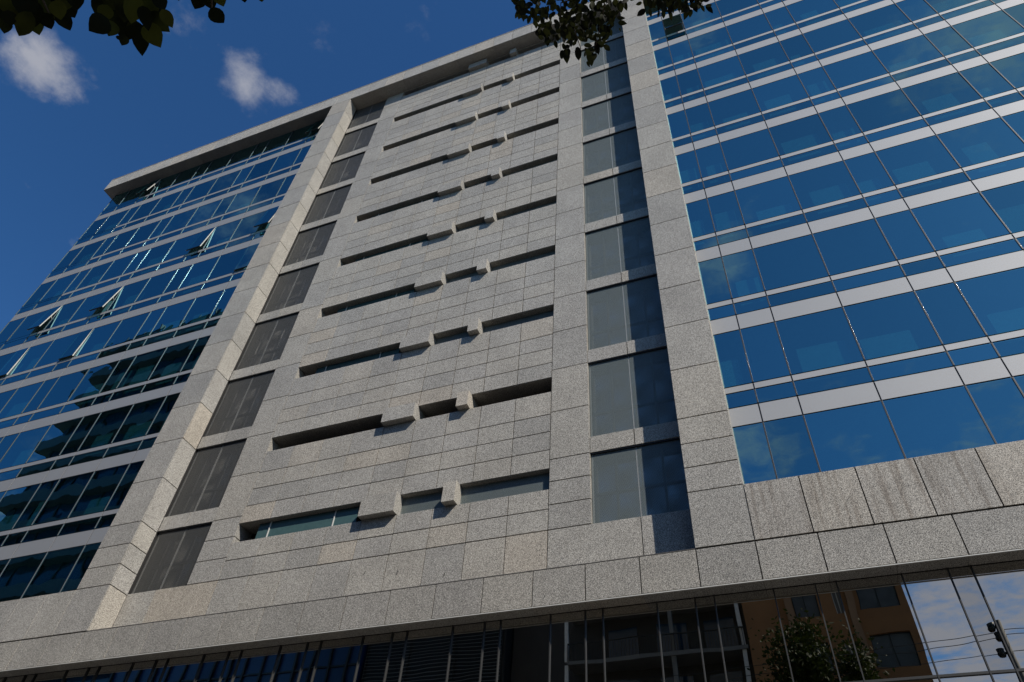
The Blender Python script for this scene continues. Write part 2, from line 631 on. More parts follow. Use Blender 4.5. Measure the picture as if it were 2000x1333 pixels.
# ---- stone wall between the screens
core = []
for n in range(10):
    zt = ST + P * n
    ztop = min(zt + P - 0.65, ZF0)
    core.append((XCL, XCR, YC + T + 0.004, YC + 1.3, zt + 0.032, ztop))
core.insert(0, (XCL, XCR, YC + T + 0.004, YC + 1.3, ZB1, ST - 0.735))
core.append((XCR + 0.034, XSR - 0.034, YC + T + 0.004, YC + 1.3, ZB1, ZF0))
core.append((XSL + 0.034, XCL - 0.034, YC + T + 0.004, YC + 1.3, ZB1, ZF0))
wall = boxes('stone_wall', core, M['joint'], bld, (-11.8, YC + 0.5, ZB1))
for c in range(9):
    x1 = XCR - PITCH * c
    x0 = x1 - PITCH
    slab('base_slab', x0, x1, ZB1 + 0.0, ZS + 0.05, YC, wall)
    slab('lower_slab', x0, x1, ZS + 0.05, 13.15, YC, wall)
    slab('lower_slab', x0, x1, 13.15, ST - 0.735, YC, wall)
    for n in range(10):
        zt = ST + P * n
        box('slot_soffit', x0 + 0.005, x1 - 0.005, YC + T + 0.004, YC + 1.2, zt + 0.002, zt + 0.03, M['granite'], wall)
        if n == 9:
            box('lintel_slab', x0 + 0.004, x1 - 0.004, YC, YC + T, zt + 0.005, ZF0 - 0.005, M['granite'], wall)
            break
        zz = [zt, zt + 0.722, zt + 1.45, zt + 2.175]
        for k in range(3):
            slab('wall_slab', x0, x1, zz[k], zz[k + 1], YC, wall)
        slab('tall_slab', x0, x1, zz[3], zt + P - 0.65, YC, wall)
for i in range(len(zst) - 1):
    if zst[i + 1] - zst[i] < 0.05:
        continue
    if i == 0:
        slab('edge_slab', XCR, XSR + 1.39, zst[0], zst[1], YC, wall)
        slab('edge_slab', XSR + 1.39, PR0 - 0.002, zst[0], zst[1], YC, wall)
        slab('edge_slab', -20.2, XCL, zst[0], zst[1], YC, wall)
        slab('edge_slab', PL1 + 0.002, -20.2, zst[0], zst[1], YC, wall)
    else:
        slab('edge_slab', XCR, XSR, zst[i], zst[i + 1], YC, wall)
        slab('edge_slab', XSL, XCL, zst[i], zst[i + 1], YC, wall)
        for xs in (XCR + 0.001, XSR - 0.031, XCL - 0.031, XSL + 0.001):
            deep = 1.2 if xs in (XCR + 0.001, XCL - 0.031) else 0.3
            box('reveal_slab', xs, xs + 0.03, YC + T + 0.004, YC + deep, zst[i] + JH / 2, zst[i + 1] - JH / 2, M['granite'], wall)
boxes('edge_backing', [(XSR, PR0 + 0.5, YC + T + 0.004, YC + 1.3, ZB1, ZS + 0.05), (PL1 - 0.5, XSL, YC + T + 0.004, YC + 1.3, ZB1, ZS + 0.05)],
      M['core'], wall)

for mx_, mz_, r_ in ((-11.94, 11.93, 0.35), (-10.80, 11.78, 0.2), (-9.22, 11.49, 0.35)):
    o = box('scuff_mark', mx_ - 0.013, mx_ + 0.013, YC - 0.003, YC + 0.01, mz_ - 0.07, mz_ + 0.07, M['dark_render'], wall)
    o.rotation_euler.y = r_
# ---- slots with their glazing and the projecting blocks
for n in range(10):
    zt = ST + P * n
    zs = zt - (0.735 if n == 0 else 0.65)
    dep = 0.20 if n == 0 else 0.28
    bx0, bx1, sx0, sx1 = -12.515, -11.22, -9.535, -9.10
    if n == 1:
        box('slot_back', XCL, XCR, YC + 1.1, YC + 1.2, zs, zt, M['joint'], wall)
    else:
        segs = ((XCL + 0.75, bx0 - 0.35), (bx1, sx0), (sx1, XCR))
        for k, (a, b) in enumerate(segs):
            if k == 0:
                w = (b - a)
                cuts = [a, a + 0.5, b - 0.9, b]
                for q in range(3):
                    box('slot_pane', cuts[q] + 0.012, cuts[q + 1] - 0.012, YC + dep, YC + dep + 0.02, zs + 0.02, zt - 0.02, M['glass_teal'], wall)
                boxes('slot_mullion', [(cuts[q] - 0.015, cuts[q] + 0.015, YC + dep - 0.03, YC + dep + 0.03, zs, zt) for q in (1, 2)], M['alu_white'], wall)
            else:
                box('slot_grille', a, b, YC + dep, YC + dep + 0.01, zs, zt, M['mesh'], wall)
        box('slot_back', XCL, XCR, YC + 0.75, YC + 0.8, zs, zt, M['joint'], wall)
    pr = 0.25
    for a, b in ((bx0, bx1), (sx0, sx1)):
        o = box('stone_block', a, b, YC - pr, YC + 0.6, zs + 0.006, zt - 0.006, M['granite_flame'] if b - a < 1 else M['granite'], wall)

# ---- pillars
pillars = []
for (a, b) in ((PL0, PL1), (PR0, PR1)):
    pil = box('pillar', a + T + 0.006, b - T - 0.006, YF + T + 0.006, YC + 1.3, ZB1 + 0.014, ZF0, M['joint'], bld)
    pillars.append(pil)
    for i in range(len(zpj) - 1):
        if zpj[i + 1] - zpj[i] < 0.05:
            continue
        slab('pillar_slab', a, b, zpj[i], zpj[i + 1], YF, pil)
        for xs in (a, b - T):
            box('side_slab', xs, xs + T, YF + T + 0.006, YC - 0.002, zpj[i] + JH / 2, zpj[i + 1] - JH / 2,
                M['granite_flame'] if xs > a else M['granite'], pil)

# ---- perforated screens and stone beams in the two recesses
SCR = []
for (a, b, mx, mat, side) in ((XSR, PR0, -3.405, M['mesh'], 1), (PL1, XSL, -20.21, M['mesh_dark'], -1)):
    bay = box('screen_bay', a + 0.02, b - 0.02, YC + 1.0, YC + 1.05, ZS, ZF0, M['glass_dark'], bld)
    SCR.append(bay)
    for n in range(10):
        z0 = ZS + 0.05 if n == 0 else 15.53 + P * (n - 1)
        z1 = min(14.90 + P * n, ZF0)
        for (p, q) in ((a, mx), (mx, b)):
            box('mesh_screen', p + 0.012, q - 0.012, YC + 0.10, YC + 0.104, z0 + 0.01, z1 - 0.03, mat, bay)
        boxes('screen_post', [(mx - 0.012, mx + 0.012, YC + 0.115, YC + 0.17, z0, z1), (a + 0.03, a + 0.055, YC + 0.115, YC + 0.17, z0, z1)],
              M['alu_white'], bay)
        pane('inner_pane', a + 0.05, b - 0.05, YC + 0.42, YC + 0.44, z0, z1, M['glass_inner'], bay)
        boxes('inner_frame', [(mx + dx - 0.03, mx + dx + 0.03, YC + 0.36, YC + 0.42, z0, z1) for dx in (-0.7, 0.7)]
              + [(a + 0.05, b - 0.05, YC + 0.36, YC + 0.42, z0 + 1.15, z0 + 1.20)], M['frame'], bay)
        if n < 9:
            boxes('beam_core', [(a, b, YC + 0.055, YC + 1.0, z1, z1 + 0.63)], M['joint'], bay)
            for (p, q) in ((a, mx), (mx, b)):
                slab('beam_slab', p, q, z1, z1 + 0.63, YC + 0.02, bay)
            box('beam_trim', a + 0.003, b - 0.003, YC + 0.045, YC + 0.10, z1 - 0.028, z1 - 0.004, M['frame'], bay)

# ---- sill course, band and soffit above the ground floor
band = box('stone_band', XLG - 0.4, XR, YF + T + 0.006, YC + 0.6, ZB0 + 0.012, ZB1 - 0.006, M['joint'], bld)
k0 = int((XLG - 0.4 + 0.565) / 1.40) - 1
x = -0.565 + 1.40 * k0
while x < XR:
    slab('band_slab', x, x + 1.40, ZB0, ZB1, YF, band, M['granite_band'])
    box('soffit_slab', x + 0.004, x + 1.396, YF + T + 0.004, YB - 0.01, ZB0 - 0.002, ZB0 + 0.010, M['granite'], band)
    x += 1.40
box('band_cap', PL1 + 0.003, PR0 - 0.003, YF - 0.006, YC - 0.01, ZB1 - 0.004, ZB1 + 0.012, M['core'], band)
box('drip_edge', XLG - 0.4, XR, YF - 0.012, YF + T, ZB0 - 0.024, ZB0 - 0.006, M['alu_white'], band)
sill = box('sill_course', PR1 + 0.01, XR, YF + T + 0.006, YG + 0.3, ZB1 + 0.014, ZS - 0.01, M['joint'], bld)
x, w = PR1, 1.334
while x < XR:
    slab('sill_slab', x, x + w, ZB1 + 0.014, ZS, YF, sill, M['granite_sill'])
    box('sill_cap', x + 0.004, x + w - 0.004, YF + T + 0.004, YG - 0.01, ZS - 0.008, ZS, M['granite_sill'], sill)
    x += w
    w = 1.30
sill = box('sill_course', XLG - 0.4, PL0 - 0.01, YF + T + 0.006, YG + 0.3, ZB1 + 0.014, ZS - 0.01, M['joint'], bld)
x = PL0
while x > XLG - 0.4:
    slab('sill_slab', x - 1.30, x, ZB1 + 0.014, ZS, YF, sill)
    box('sill_cap', x - 1.296, x - 0.004, YF + T + 0.004, YG - 0.01, ZS - 0.008, ZS, M['granite'], sill)
    x -= 1.30

# ---- cornice
XF0 = -44.43
cor = box('cornice', XF0 + T + 0.006, XR, YF + T + 0.006, 40.0, ZF0 + T, ZF1 - 0.002, M['joint'], bld)
x = -21.44 - 1.36 * 17
while x < XR:
    a = max(x, XF0)
    if x + 1.36 > XF0 + 0.1:
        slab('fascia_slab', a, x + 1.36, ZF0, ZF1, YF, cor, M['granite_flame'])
        box('soffit_slab', a + 0.004, x + 1.356, YF + T + 0.004, YC + 0.9, ZF0, ZF0 + T - 0.004, M['granite'], cor)
    x += 1.36
for k in range(12):
    box('fascia_slab', XF0, XF0 + T, YF + T + 0.004 + 2 * k, YF + T + 2 * k + 1.996, ZF0 + 0.006, ZF1 - 0.006, M['granite'], cor)
box('soffit_return', XF0 + T, XLG - 0.01, YC + 0.92, 40, ZF0, ZF0 + T - 0.004, M['granite'], cor)
box('coping', XF0 - 0.02, XR, YF - 0.02, 40.1, ZF1 + 0.002, ZF1 + 0.05, M['granite_flame'], cor)

# ---- body behind the facings
boxes('building_body', [(XLG, -17.7, YG + 6, 40, 0, ZF0), (-17.7, -1.2, YC + 1.31, 40, ZB0, ZF0), (-17.7, -1.2, YG + 6, 40, 0, ZB0 - 0.1), (-1.2, XR, YG + 6, 40, 0, ZF0)], M['interior'], bld, (-10, 28, 0))
boxes('side_wall', [(XLG, XLG + 0.1, YG + 0.05, YG + 6, ZB1, ZF0), (XR - 0.1, XR, YG + 0.05, YG + 6, 0, ZF0)], M['glass_dark'], bld)

# ---- curtain walls
RX = [PR0 + 1.0, 0.276, 1.351, 3.359, 5.364, 6.452, 8.524, 10.601, 11.664, 13.603, 15.60, 16.67, 18.7, 20.75, 21.82, XR - 0.1]
LX = [XLG, -42.26, -40.20, -39.13, -37.18, -35.20, -34.11, -32.02, -29.93, -28.82, -26.82, -24.87, -23.78, -22.2]
OPEN = {('L', 2, 4): 8, ('L', 5, 4): 8, ('L', 8, 5): 5.5, ('L', 11, 5): 8, ('L', 11, 4): 2.0, ('L', 5, 3): 2.2, ('L', 2, 3): 2.0,
        ('L', 2, 8): 9, ('L', 11, 8): 9, ('R', 1, 7): 9}
GAP = 0.02


def mullion(xc, spans, parent):
    """aluminium cap with a dark flat nose and rounded shoulders"""
    w, r = 0.021, 0.005
    prof = [(-w, 0.0), (-w, -0.020)]
    prof += [(-w + r - r * math.cos(t), -0.020 - r * math.sin(t)) for t in (0.4, 0.8, 1.2)]
    prof += [(-w + r, -0.020 - r), (w - r, -0.020 - r)]
    prof += [(w - r + r * math.cos(t), -0.020 - r * math.sin(t)) for t in (1.2, 0.8, 0.4)]
    prof += [(w, -0.020), (w, 0.0)]
    v, f = [], []
    mi = []
    np_ = len(prof)
    for (z0, z1) in spans:
        n = len(v)
        v += [(px, py, z0 - spans[0][0]) for px, py in prof] + [(px, py, z1 - spans[0][0]) for px, py in prof]
        for i in range(np_ - 1):
            f.append((n + i, n + i + 1, n + np_ + i + 1, n + np_ + i))
            mi.append(1 if i == 5 else 0)
        m_ = len(v)
        v += v[n:n + 2 * np_]
        f.append(tuple(m_ + i for i in range(np_))[::-1])
        f.append(tuple(m_ + np_ + i for i in range(np_)))
        mi += [1, 1]
    me = bpy.data.meshes.new('mullion')
    me.from_pydata(v, [], [tuple(reversed(q)) for q in f])
    me.materials.append(M['alu'])
    me.materials.append(M['frame'])
    me.polygons.foreach_set('material_index', mi)
    sm = [m == 0 for m in mi]
    me.polygons.foreach_set('use_smooth', sm)
    return link(bpy.data.objects.new('mullion', me), parent, (xc, YG, spans[0][0]))


def tilted_pane(x0, x1, z0, z1, parent, name='window_pane'):
    o = pane(name, x0 + GAP, x1 - GAP, YG, YG + 0.012, z0 + GAP, z1 - GAP, M['glass'], parent)
    o.rotation_euler = (math.radians(random.gauss(0, 0.13)), 0, math.radians(random.gauss(0, 0.13)))
    return o


def sash(x0, x1, z0, z1, ang, parent):
    """top-hung sash, hinge at the head, pushed outwards"""
    W, H = x1 - x0 - 0.03, z1 - z0 - 0.03
    t, d = 0.055, 0.06
    parts = [(0, t, 0, d, -H, 0), (W - t, W, 0, d, -H, 0), (t, W - t, 0, d, -t, 0), (t, W - t, 0, d, -H, -H + t)]
    v, f, mi = [], [], []
    for k, b in enumerate(parts):
        n = len(v)
        v += box_verts(*b)
        f += [tuple(i + n for i in q) for q in BOXF]
        mi += [1 if k == 3 and q != 5 else (1 if q == 2 else 0) for q in range(6)]
    me = bpy.data.meshes.new('open_sash')
    me.from_pydata(v, [], f)
    me.materials.append(M['alu_white'])
    me.materials.append(M['frame'])
    me.polygons.foreach_set('material_index', mi)
    o = link(bpy.data.objects.new('open_sash', me), parent, (x0 + 0.015, YG - 0.035, z1 - 0.015))
    o['label'] = 'top-hung window sash pushed open at the bottom'
    o.rotation_euler = (math.radians(-ang), 0, 0)
    g = bpy.data.meshes.new('sash_pane')
    g.from_pydata(box_verts(0.02, W - 0.02, -0.012, -0.002, -H + 0.02, -0.02), [], BOXF)
    g.materials.append(M['glass'])
    # the pane is made one object with the frame's movement: a slot of the same part
    bm = bmesh.new()
    bm.from_mesh(me)
    n0 = len(bm.faces)
    bm.from_mesh(g)
    bm.faces.ensure_lookup_table()
    for fc in bm.faces[n0:]:
        fc.material_index = 3
    bm.faces[n0 + 2].material_index = 2
    bm.to_mesh(me)
    bm.free()
    me.materials.append(M['glass'])
    me.materials.append(M['clear'])
    bpy.data.meshes.remove(g)
    box('fixed_jamb', x1 - 0.075, x1 - 0.03, YG + 0.02, YG + 0.07, z0 + 0.02, z1 - 0.02, M['alu_white'], parent)
    # stay arms from the jamb to the sash
    a = math.radians(ang)
    for fr in (0.45,):
        p1 = (x1 - 0.06, YG - 0.035 - H * fr * math.sin(a), z1 - H * fr * math.cos(a))
        p2 = (x1 - 0.05, YG + 0.03, z1 - H * (fr + 0.16))
        tube('stay_arm', [p1, p2], [0.012, 0.012], M['alu_white'], parent, 5)
    return o


def curtain(side, XS, thin_from):
    x0, x1 = XS[0], XS[-1]
    tran = []
    for n in range(10):
        zb = GB + P * n
        for dz in (0.0, 0.70, 1.26, 1.51):
            if zb + dz < ZF0:
                tran.append((x0, x1, YG + 0.016, YG + 0.075, zb + dz - 0.035, zb + dz + 0.035))
    cw = boxes('curtain_wall', tran + [(x - 0.035, x + 0.035, YG + 0.018, YG + 0.12, ZS, ZF0) for x in XS], M['frame'], bld, ((x0 + x1) / 2, YG, ZS))
    for i, x in enumerate(XS):
        if i in (0, len(XS) - 1) and side == 'R':
            continue
        spans = []
        for n in range(10):
            za = ZS + 0.02 if n == 0 else GB + P * (n - 1) + 1.53
            zb = GB + P * n - 0.02
            spans.append((za, min(zb, ZF0)))
            if GB + P * n + 0.72 < ZF0:
                spans.append((GB + P * n + 0.72, GB + P * n + 1.24))
        spans = [s for s in spans if s[1] > s[0]]
        mullion(x + (0.03 if x == XLG else 0), spans, cw)
    for i in range(len(XS) - 1):
        a, b = XS[i], XS[i + 1]
        for n in range(10):
            za = ZS if n == 0 else GB + P * (n - 1) + 1.51
            zb = min(GB + P * n, ZF0)
            op = OPEN.get((side, i, n - 1)) if n else None
            if op:
                sash(a, b, za, zb, op, cw)
            else:
                tilted_pane(a, b, za, zb, cw)
            if n == 9:
                break
            z = GB + P * n
            tilt = math.radians(random.gauss(0, 0.12))
            o = box('spandrel_panel', a + GAP, b - GAP, YG - 0.004, YG + 0.012, z + GAP, z + 0.70 - GAP, M['spandrel'], cw)
            o.rotation_euler.x = tilt
            tilted_pane(a, b, z + 0.70, z + 1.26, cw, 'transom_pane')
            if a >= thin_from - 0.01:
                box('spandrel_strip', a + GAP, b - GAP, YG - 0.004, YG + 0.012, z + 1.26 + GAP, z + 1.51 - GAP, M['spandrel'], cw)
            else:
                tilted_pane(a, b, z + 1.26, z + 1.51, cw, 'transom_pane')
            # pale office partitions, assumed to stand just inside the glass
            if random.random() < (0.65 if side == 'R' else 0.4):
                u0 = random.uniform(0.05, 0.3)
                u1 = random.uniform(0.6, 0.95)
                hh = random.uniform(0.9, 1.6)
                zz = z + 1.51
                if zz + hh < ZF0 - 0.3:
                    box('office_partition', a + (b - a) * u0, a + (b - a) * u1, YG + 0.30, YG + 0.33, zz - 0.1, zz + hh, M['partition_face'], cw)
    sl = [(x0, x1, YG + 0.14, YG + 6, GB + P * n + 0.12, GB + P * n + 0.64) for n in range(9)] + [(x0, x1, YG + 0.14, YG + 6, ZB1, ZS - 0.02)]
    boxes('floor_slab', sl, M['ceiling'], cw)
    return cw


cwL = curtain('L', LX, -40.2)
cwR = curtain('R', RX, -100)

# ---- ground floor glazing, set back under the soffit
gx = []
k = -16
while True:
    base = -0.40 + 2.712 * k
    if base > XR:
        break
    gx += [base, base + 0.91, base + 1.36]
    k += 1
gx = [x for x in gx if XLG < x < XR]
gg = boxes('shopfront', [(XLG, XR, YB + 0.012, YB + 0.08, z - 0.03, z + 0.03) for z in (0.1, 2.9, 4.9, 7.60, ZB0 - 0.04)], M['frame'], bld, (-10, YB, 0))
for i in range(len(gx) - 1):
    for z0, z1 in ((0.1, 2.9), (2.9, 7.60), (7.60, ZB0 - 0.01)):
        o = pane('shop_pane', gx[i] + 0.012, gx[i + 1] - 0.012, YB, YB + 0.01, z0 + 0.012, z1 - 0.012, M['glass_ground'], gg)
        o.rotation_euler = (math.radians(random.gauss(0, 0.03)), 0, math.radians(random.gauss(0, 0.03)))
for x in gx:
    box('shop_mullion', x - 0.013, x + 0.013, YB - 0.045, YB + 0.1, 0, ZB0 - 0.012, M['dark_alu'], gg)
boxes('shop_transom', [(XLG, XR, YB - 0.038, YB + 0.0, 7.575, 7.625)], M['dark_alu'], gg)
boxes('shop_back', [(XLG, XR, YB + 5.0, YB + 5.1, 0, ZB0)], M['core'], gg)
boxes('shop_ceiling', [(XLG, XR, YB + 0.12, YB + 5, ZB0 - 0.25, ZB0 - 0.05)], M['core'], gg)

# ================================================================== across the street (seen in the glass, bar the added blocks)
ob = thing('apartment_building', 'orange rendered apartment block with dark windows reflected in the ground floor glass', 'building', (1.35, -8, 0))
ow = boxes('wall', [(-2.85, 5.55, -18, -8.3, 0, 26)], M['orange'], ob)
cols = [(-0.15, 1.15, 1.7), (1.9, 2.35, 1.5), (3.15, 5.2, 1.75)]
strips = [(-2.85, -0.62), (-0.17, -0.15), (1.15, 1.9), (2.35, 2.55), (2.95, 3.15), (5.2, 5.55)]
boxes('facade', [(a, b, -8.3, -8.0, 0, 25) for a, b in strips]
      + [(c[0], c[1], -8.3, -8.0, 17.1 + 3.1 * f + c[2], 17.1 + 3.1 * (f + 1)) for c in cols for f in range(-5, 2)], M['orange'], ob)
for a, b in ((-0.60, -0.18), (2.57, 2.94)):
    box('pilaster', a, b, -8.3, -7.85, 0, 25, M['orange_pale'], ob)
for f in range(-5, 2):
    for ci, c in enumerate(cols):
        z = 17.1 + 3.1 * f
        w = boxes('window', [(c[0], c[0] + 0.05, -8.2, -8.12, z, z + c[2]), (c[1] - 0.05, c[1], -8.2, -8.12, z, z + c[2]),
                             (c[0] + 0.05, c[1] - 0.05, -8.2, -8.12, z, z + 0.05), (c[0] + 0.05, c[1] - 0.05, -8.2, -8.12, z + c[2] - 0.05, z + c[2]),
                             ((c[0] + c[1]) / 2 - 0.025, (c[0] + c[1]) / 2 + 0.025, -8.2, -8.12, z + 0.05, z + c[2] - 0.05)],
                  M['alu_white'] if ci == 1 else M['black'], ob)
        box('pane', c[0] + 0.02, c[1] - 0.02, -8.19, -8.17, z + 0.02, z + c[2] - 0.02, M['dull_pane'] if ci != 1 else M['grey_render'], w)
box('parapet', -3.0, 5.7, -18.2, -7.9, 25, 25.5, M['orange_pale'], ob)

gb = thing('balcony_building', 'dark grey building with railed balconies and white posts beside the orange block', 'building', (-10.3, -8, 0))
boxes('wall', [(-17.6, -2.95, -18, -9.6, 0, 24)], M['dark_render'], gb)
for f in range(8):
    z = 0.15 + 3.1 * f
    box('balcony_slab', -13.4, -2.95, -9.6, -8.0, z, z + 0.22, M['grey_render'], gb)
    boxes('railing', [(-13.4 + 0.16 * q, -13.37 + 0.16 * q, -8.06, -8.03, z + 0.22, z + 1.2) for q in range(65)]
          + [(-13.4, -2.95, -8.08, -8.01, z + 1.2, z + 1.26)], M['black'], gb)
    for a in (-11.2, -8.2, -5.4):
        w = box('window', a, a + 1.8, -9.6, -9.55, z + 0.3, z + 2.5, M['tower_glass'], gb)
    for a in (-13.6, -7.2, -3.3):
        box('post', a, a + 0.22, -8.3, -8.1, z + 0.22, z + 3.1, M['paint'] if a > -4 or a < -13 else M['grey_render'], gb)

bb = thing('blue_clad_building', 'long low building with dark blue cladding reflected in the left of the shopfront', 'building', (-39, -8, 0))
boxes('wall', [(-50, -28.0, -20, -8.1, 0, 24)], M['blue_clad'], bb)
for q in range(16):
    box('cladding_rib', -49.9 + 1.4 * q, -49.75 + 1.4 * q, -8.1, -7.9, 0.0, 24, M['frame'], bb)
for zz in (4, 8, 12, 16, 20):
    box('cladding_rail', -50, -28.0, -8.1, -7.98, zz, zz + 0.12, M['frame'], bb)

lb = thing('louvred_building', 'dark building wrapped in thin grey horizontal louvres, mirrored in the shopfront', 'building', (-22.8, -8, 0))
box('wall', -27.9, -17.7, -18, -8.6, 0, 25, M['frame'], lb)
for q in range(54):
    o = box('louvre', -27.7, -17.9, -8.42, -8.30, 12.6 + 0.23 * q, 12.6 + 0.23 * q + 0.018, M['grey_render'], lb)
    o.rotation_euler = (math.radians(-35), 0, 0)
for xx in (-27.75, -24.5, -21.2, -17.95):
    box('louvre_post', xx - 0.05, xx + 0.05, -8.56, -8.46, 0, 25, M['black'], lb)

tw = thing('slab_tower', 'tall dark tower with jutting concrete floor slabs mirrored in the left curtain wall', 'tower', (-65, -8, 0))
box('wall', -76.9, -50.2, -32, -8.6, 0, 65.5, M['tower_glass'], tw)
for f in range(17):
    z = 3.9 * f + 2.2
    box('floor_slab', -78.6, -50.2, -32, -7.6, z, z + 1.25, M['tower_slab'], tw)
    for q in range(9):
        box('window_mullion', -76.4 + 3.0 * q, -76.2 + 3.0 * q, -8.6, -8.45, z + 1.25, z + 3.9, M['black'], tw)
box('roof_rim', -77.6, -50.2, -32, -8.0, 65.5, 67.0, M['dark_render'], tw)

for (bx, w_, h_, mt, lab) in ((18.5, 15.0, 15.0, 'grey_render', 'unseen grey rendered block added right of the gap to keep sun off the street'),
                              (34.5, 20.0, 12.5, 'orange_pale', 'unseen pale pinkish block added at the right end to keep sun off the street')):
    rb = thing('shading_block', lab, 'building', (bx + w_ / 2, -8, 0))  # unseen blocks, added to cut sunlight bouncing off the street
    box('wall', bx, bx + w_, -24, -8.2, 0, h_, M[mt], rb)
    box('parapet', bx - 0.1, bx + w_ + 0.1, -24.1, -8.1, h_, h_ + 0.5, M['grey_render'], rb)
    for f in range(int(h_ / 3.2)):
        for q in range(int(w_ / 3)):
            w = box('window', bx + 0.8 + 3 * q, bx + 2.4 + 3 * q, -8.2, -8.12, 3.2 * f + 1.0, 3.2 * f + 2.6, M['alu_white'], rb)
            box('pane', bx + 0.86 + 3 * q, bx + 2.34 + 3 * q, -8.13, -8.11, 3.2 * f + 1.06, 3.2 * f + 2.54, M['tower_glass'], w)

# ================================================================== street furniture behind the camera
pole = thing('utility_pole', 'tall concrete utility pole with two dark insulator clusters mirrored at the lower right', 'utility pole', (7.9, -2.0, 0))
tube('post', [(7.9, -2, -0.1), (7.9, -2, 8), (7.85, -2, 16.3)], [0.21, 0.17, 0.12], M['pole'], pole, 10)
for zz, dx in ((16.15, -0.28), (15.75, -0.12), (15.1, -0.3)):
    tube('insulator', [(7.85 + dx, -2, zz - 0.16), (7.85 + dx, -2, zz - 0.05), (7.85 + dx, -2, zz + 0.06), (7.85 + dx, -2, zz + 0.16)], [0.12, 0.17, 0.14, 0.16], M['black'], pole, 8)
    box('bracket', 7.85 + min(dx, 0) - 0.05, 7.85 + 0.1, -2.04, -1.96, zz - 0.05, zz + 0.03, M['black'], pole)
for k, (zz, zl, nm) in enumerate(((15.95, 15.55, 'topmost'), (15.75, 15.2, 'middle'), (15.1, 14.72, 'lowest'))):
    pts = []
    for i in range(31):
        u = i / 30
        xx = 40 - 80 * u
        xr = (xx - 7.6) / 3.0
        if xx < 7.6:
            zq = zz - (zz - zl) * (1 - (1 - min(1.0, (7.6 - xx) / 30)) ** 3) * 2.0
        else:
            zq = zz - 0.25 * ((xx - 7.6) / 14) * (1 - (xx - 7.6) / 70)
        pts.append((xx, -2.0, zq))
    o = tube('power_cable', pts, [0.014] * len(pts), M['black'], None, 5)
    o['label'] = f'{nm} of the three black cables strung from the utility pole'
    o['category'] = 'cable'
    o['group'] = 'overhead cables on the utility pole'
lamp = thing('street_lamp', 'thin grey street lamp with a hooked top mirrored in the lowest pane', 'street lamp', (5.5, -1.5, 0))
tube('post', [(5.5, -1.5, -0.1), (5.5, -1.5, 13.3)] + [(5.5 + 0.22 - 0.22 * math.cos(t), -1.5, 13.4 + 0.22 * math.sin(t)) for t in (0.0, 0.6, 1.2, 1.8, 2.4)], [0.07, 0.05] + [0.045] * 5, M['pole'], lamp, 8)
tube('lamp_head', [(5.86, -1.5, 13.58), (5.98, -1.5, 13.45)], [0.05, 0.08], M['alu'], lamp, 8)

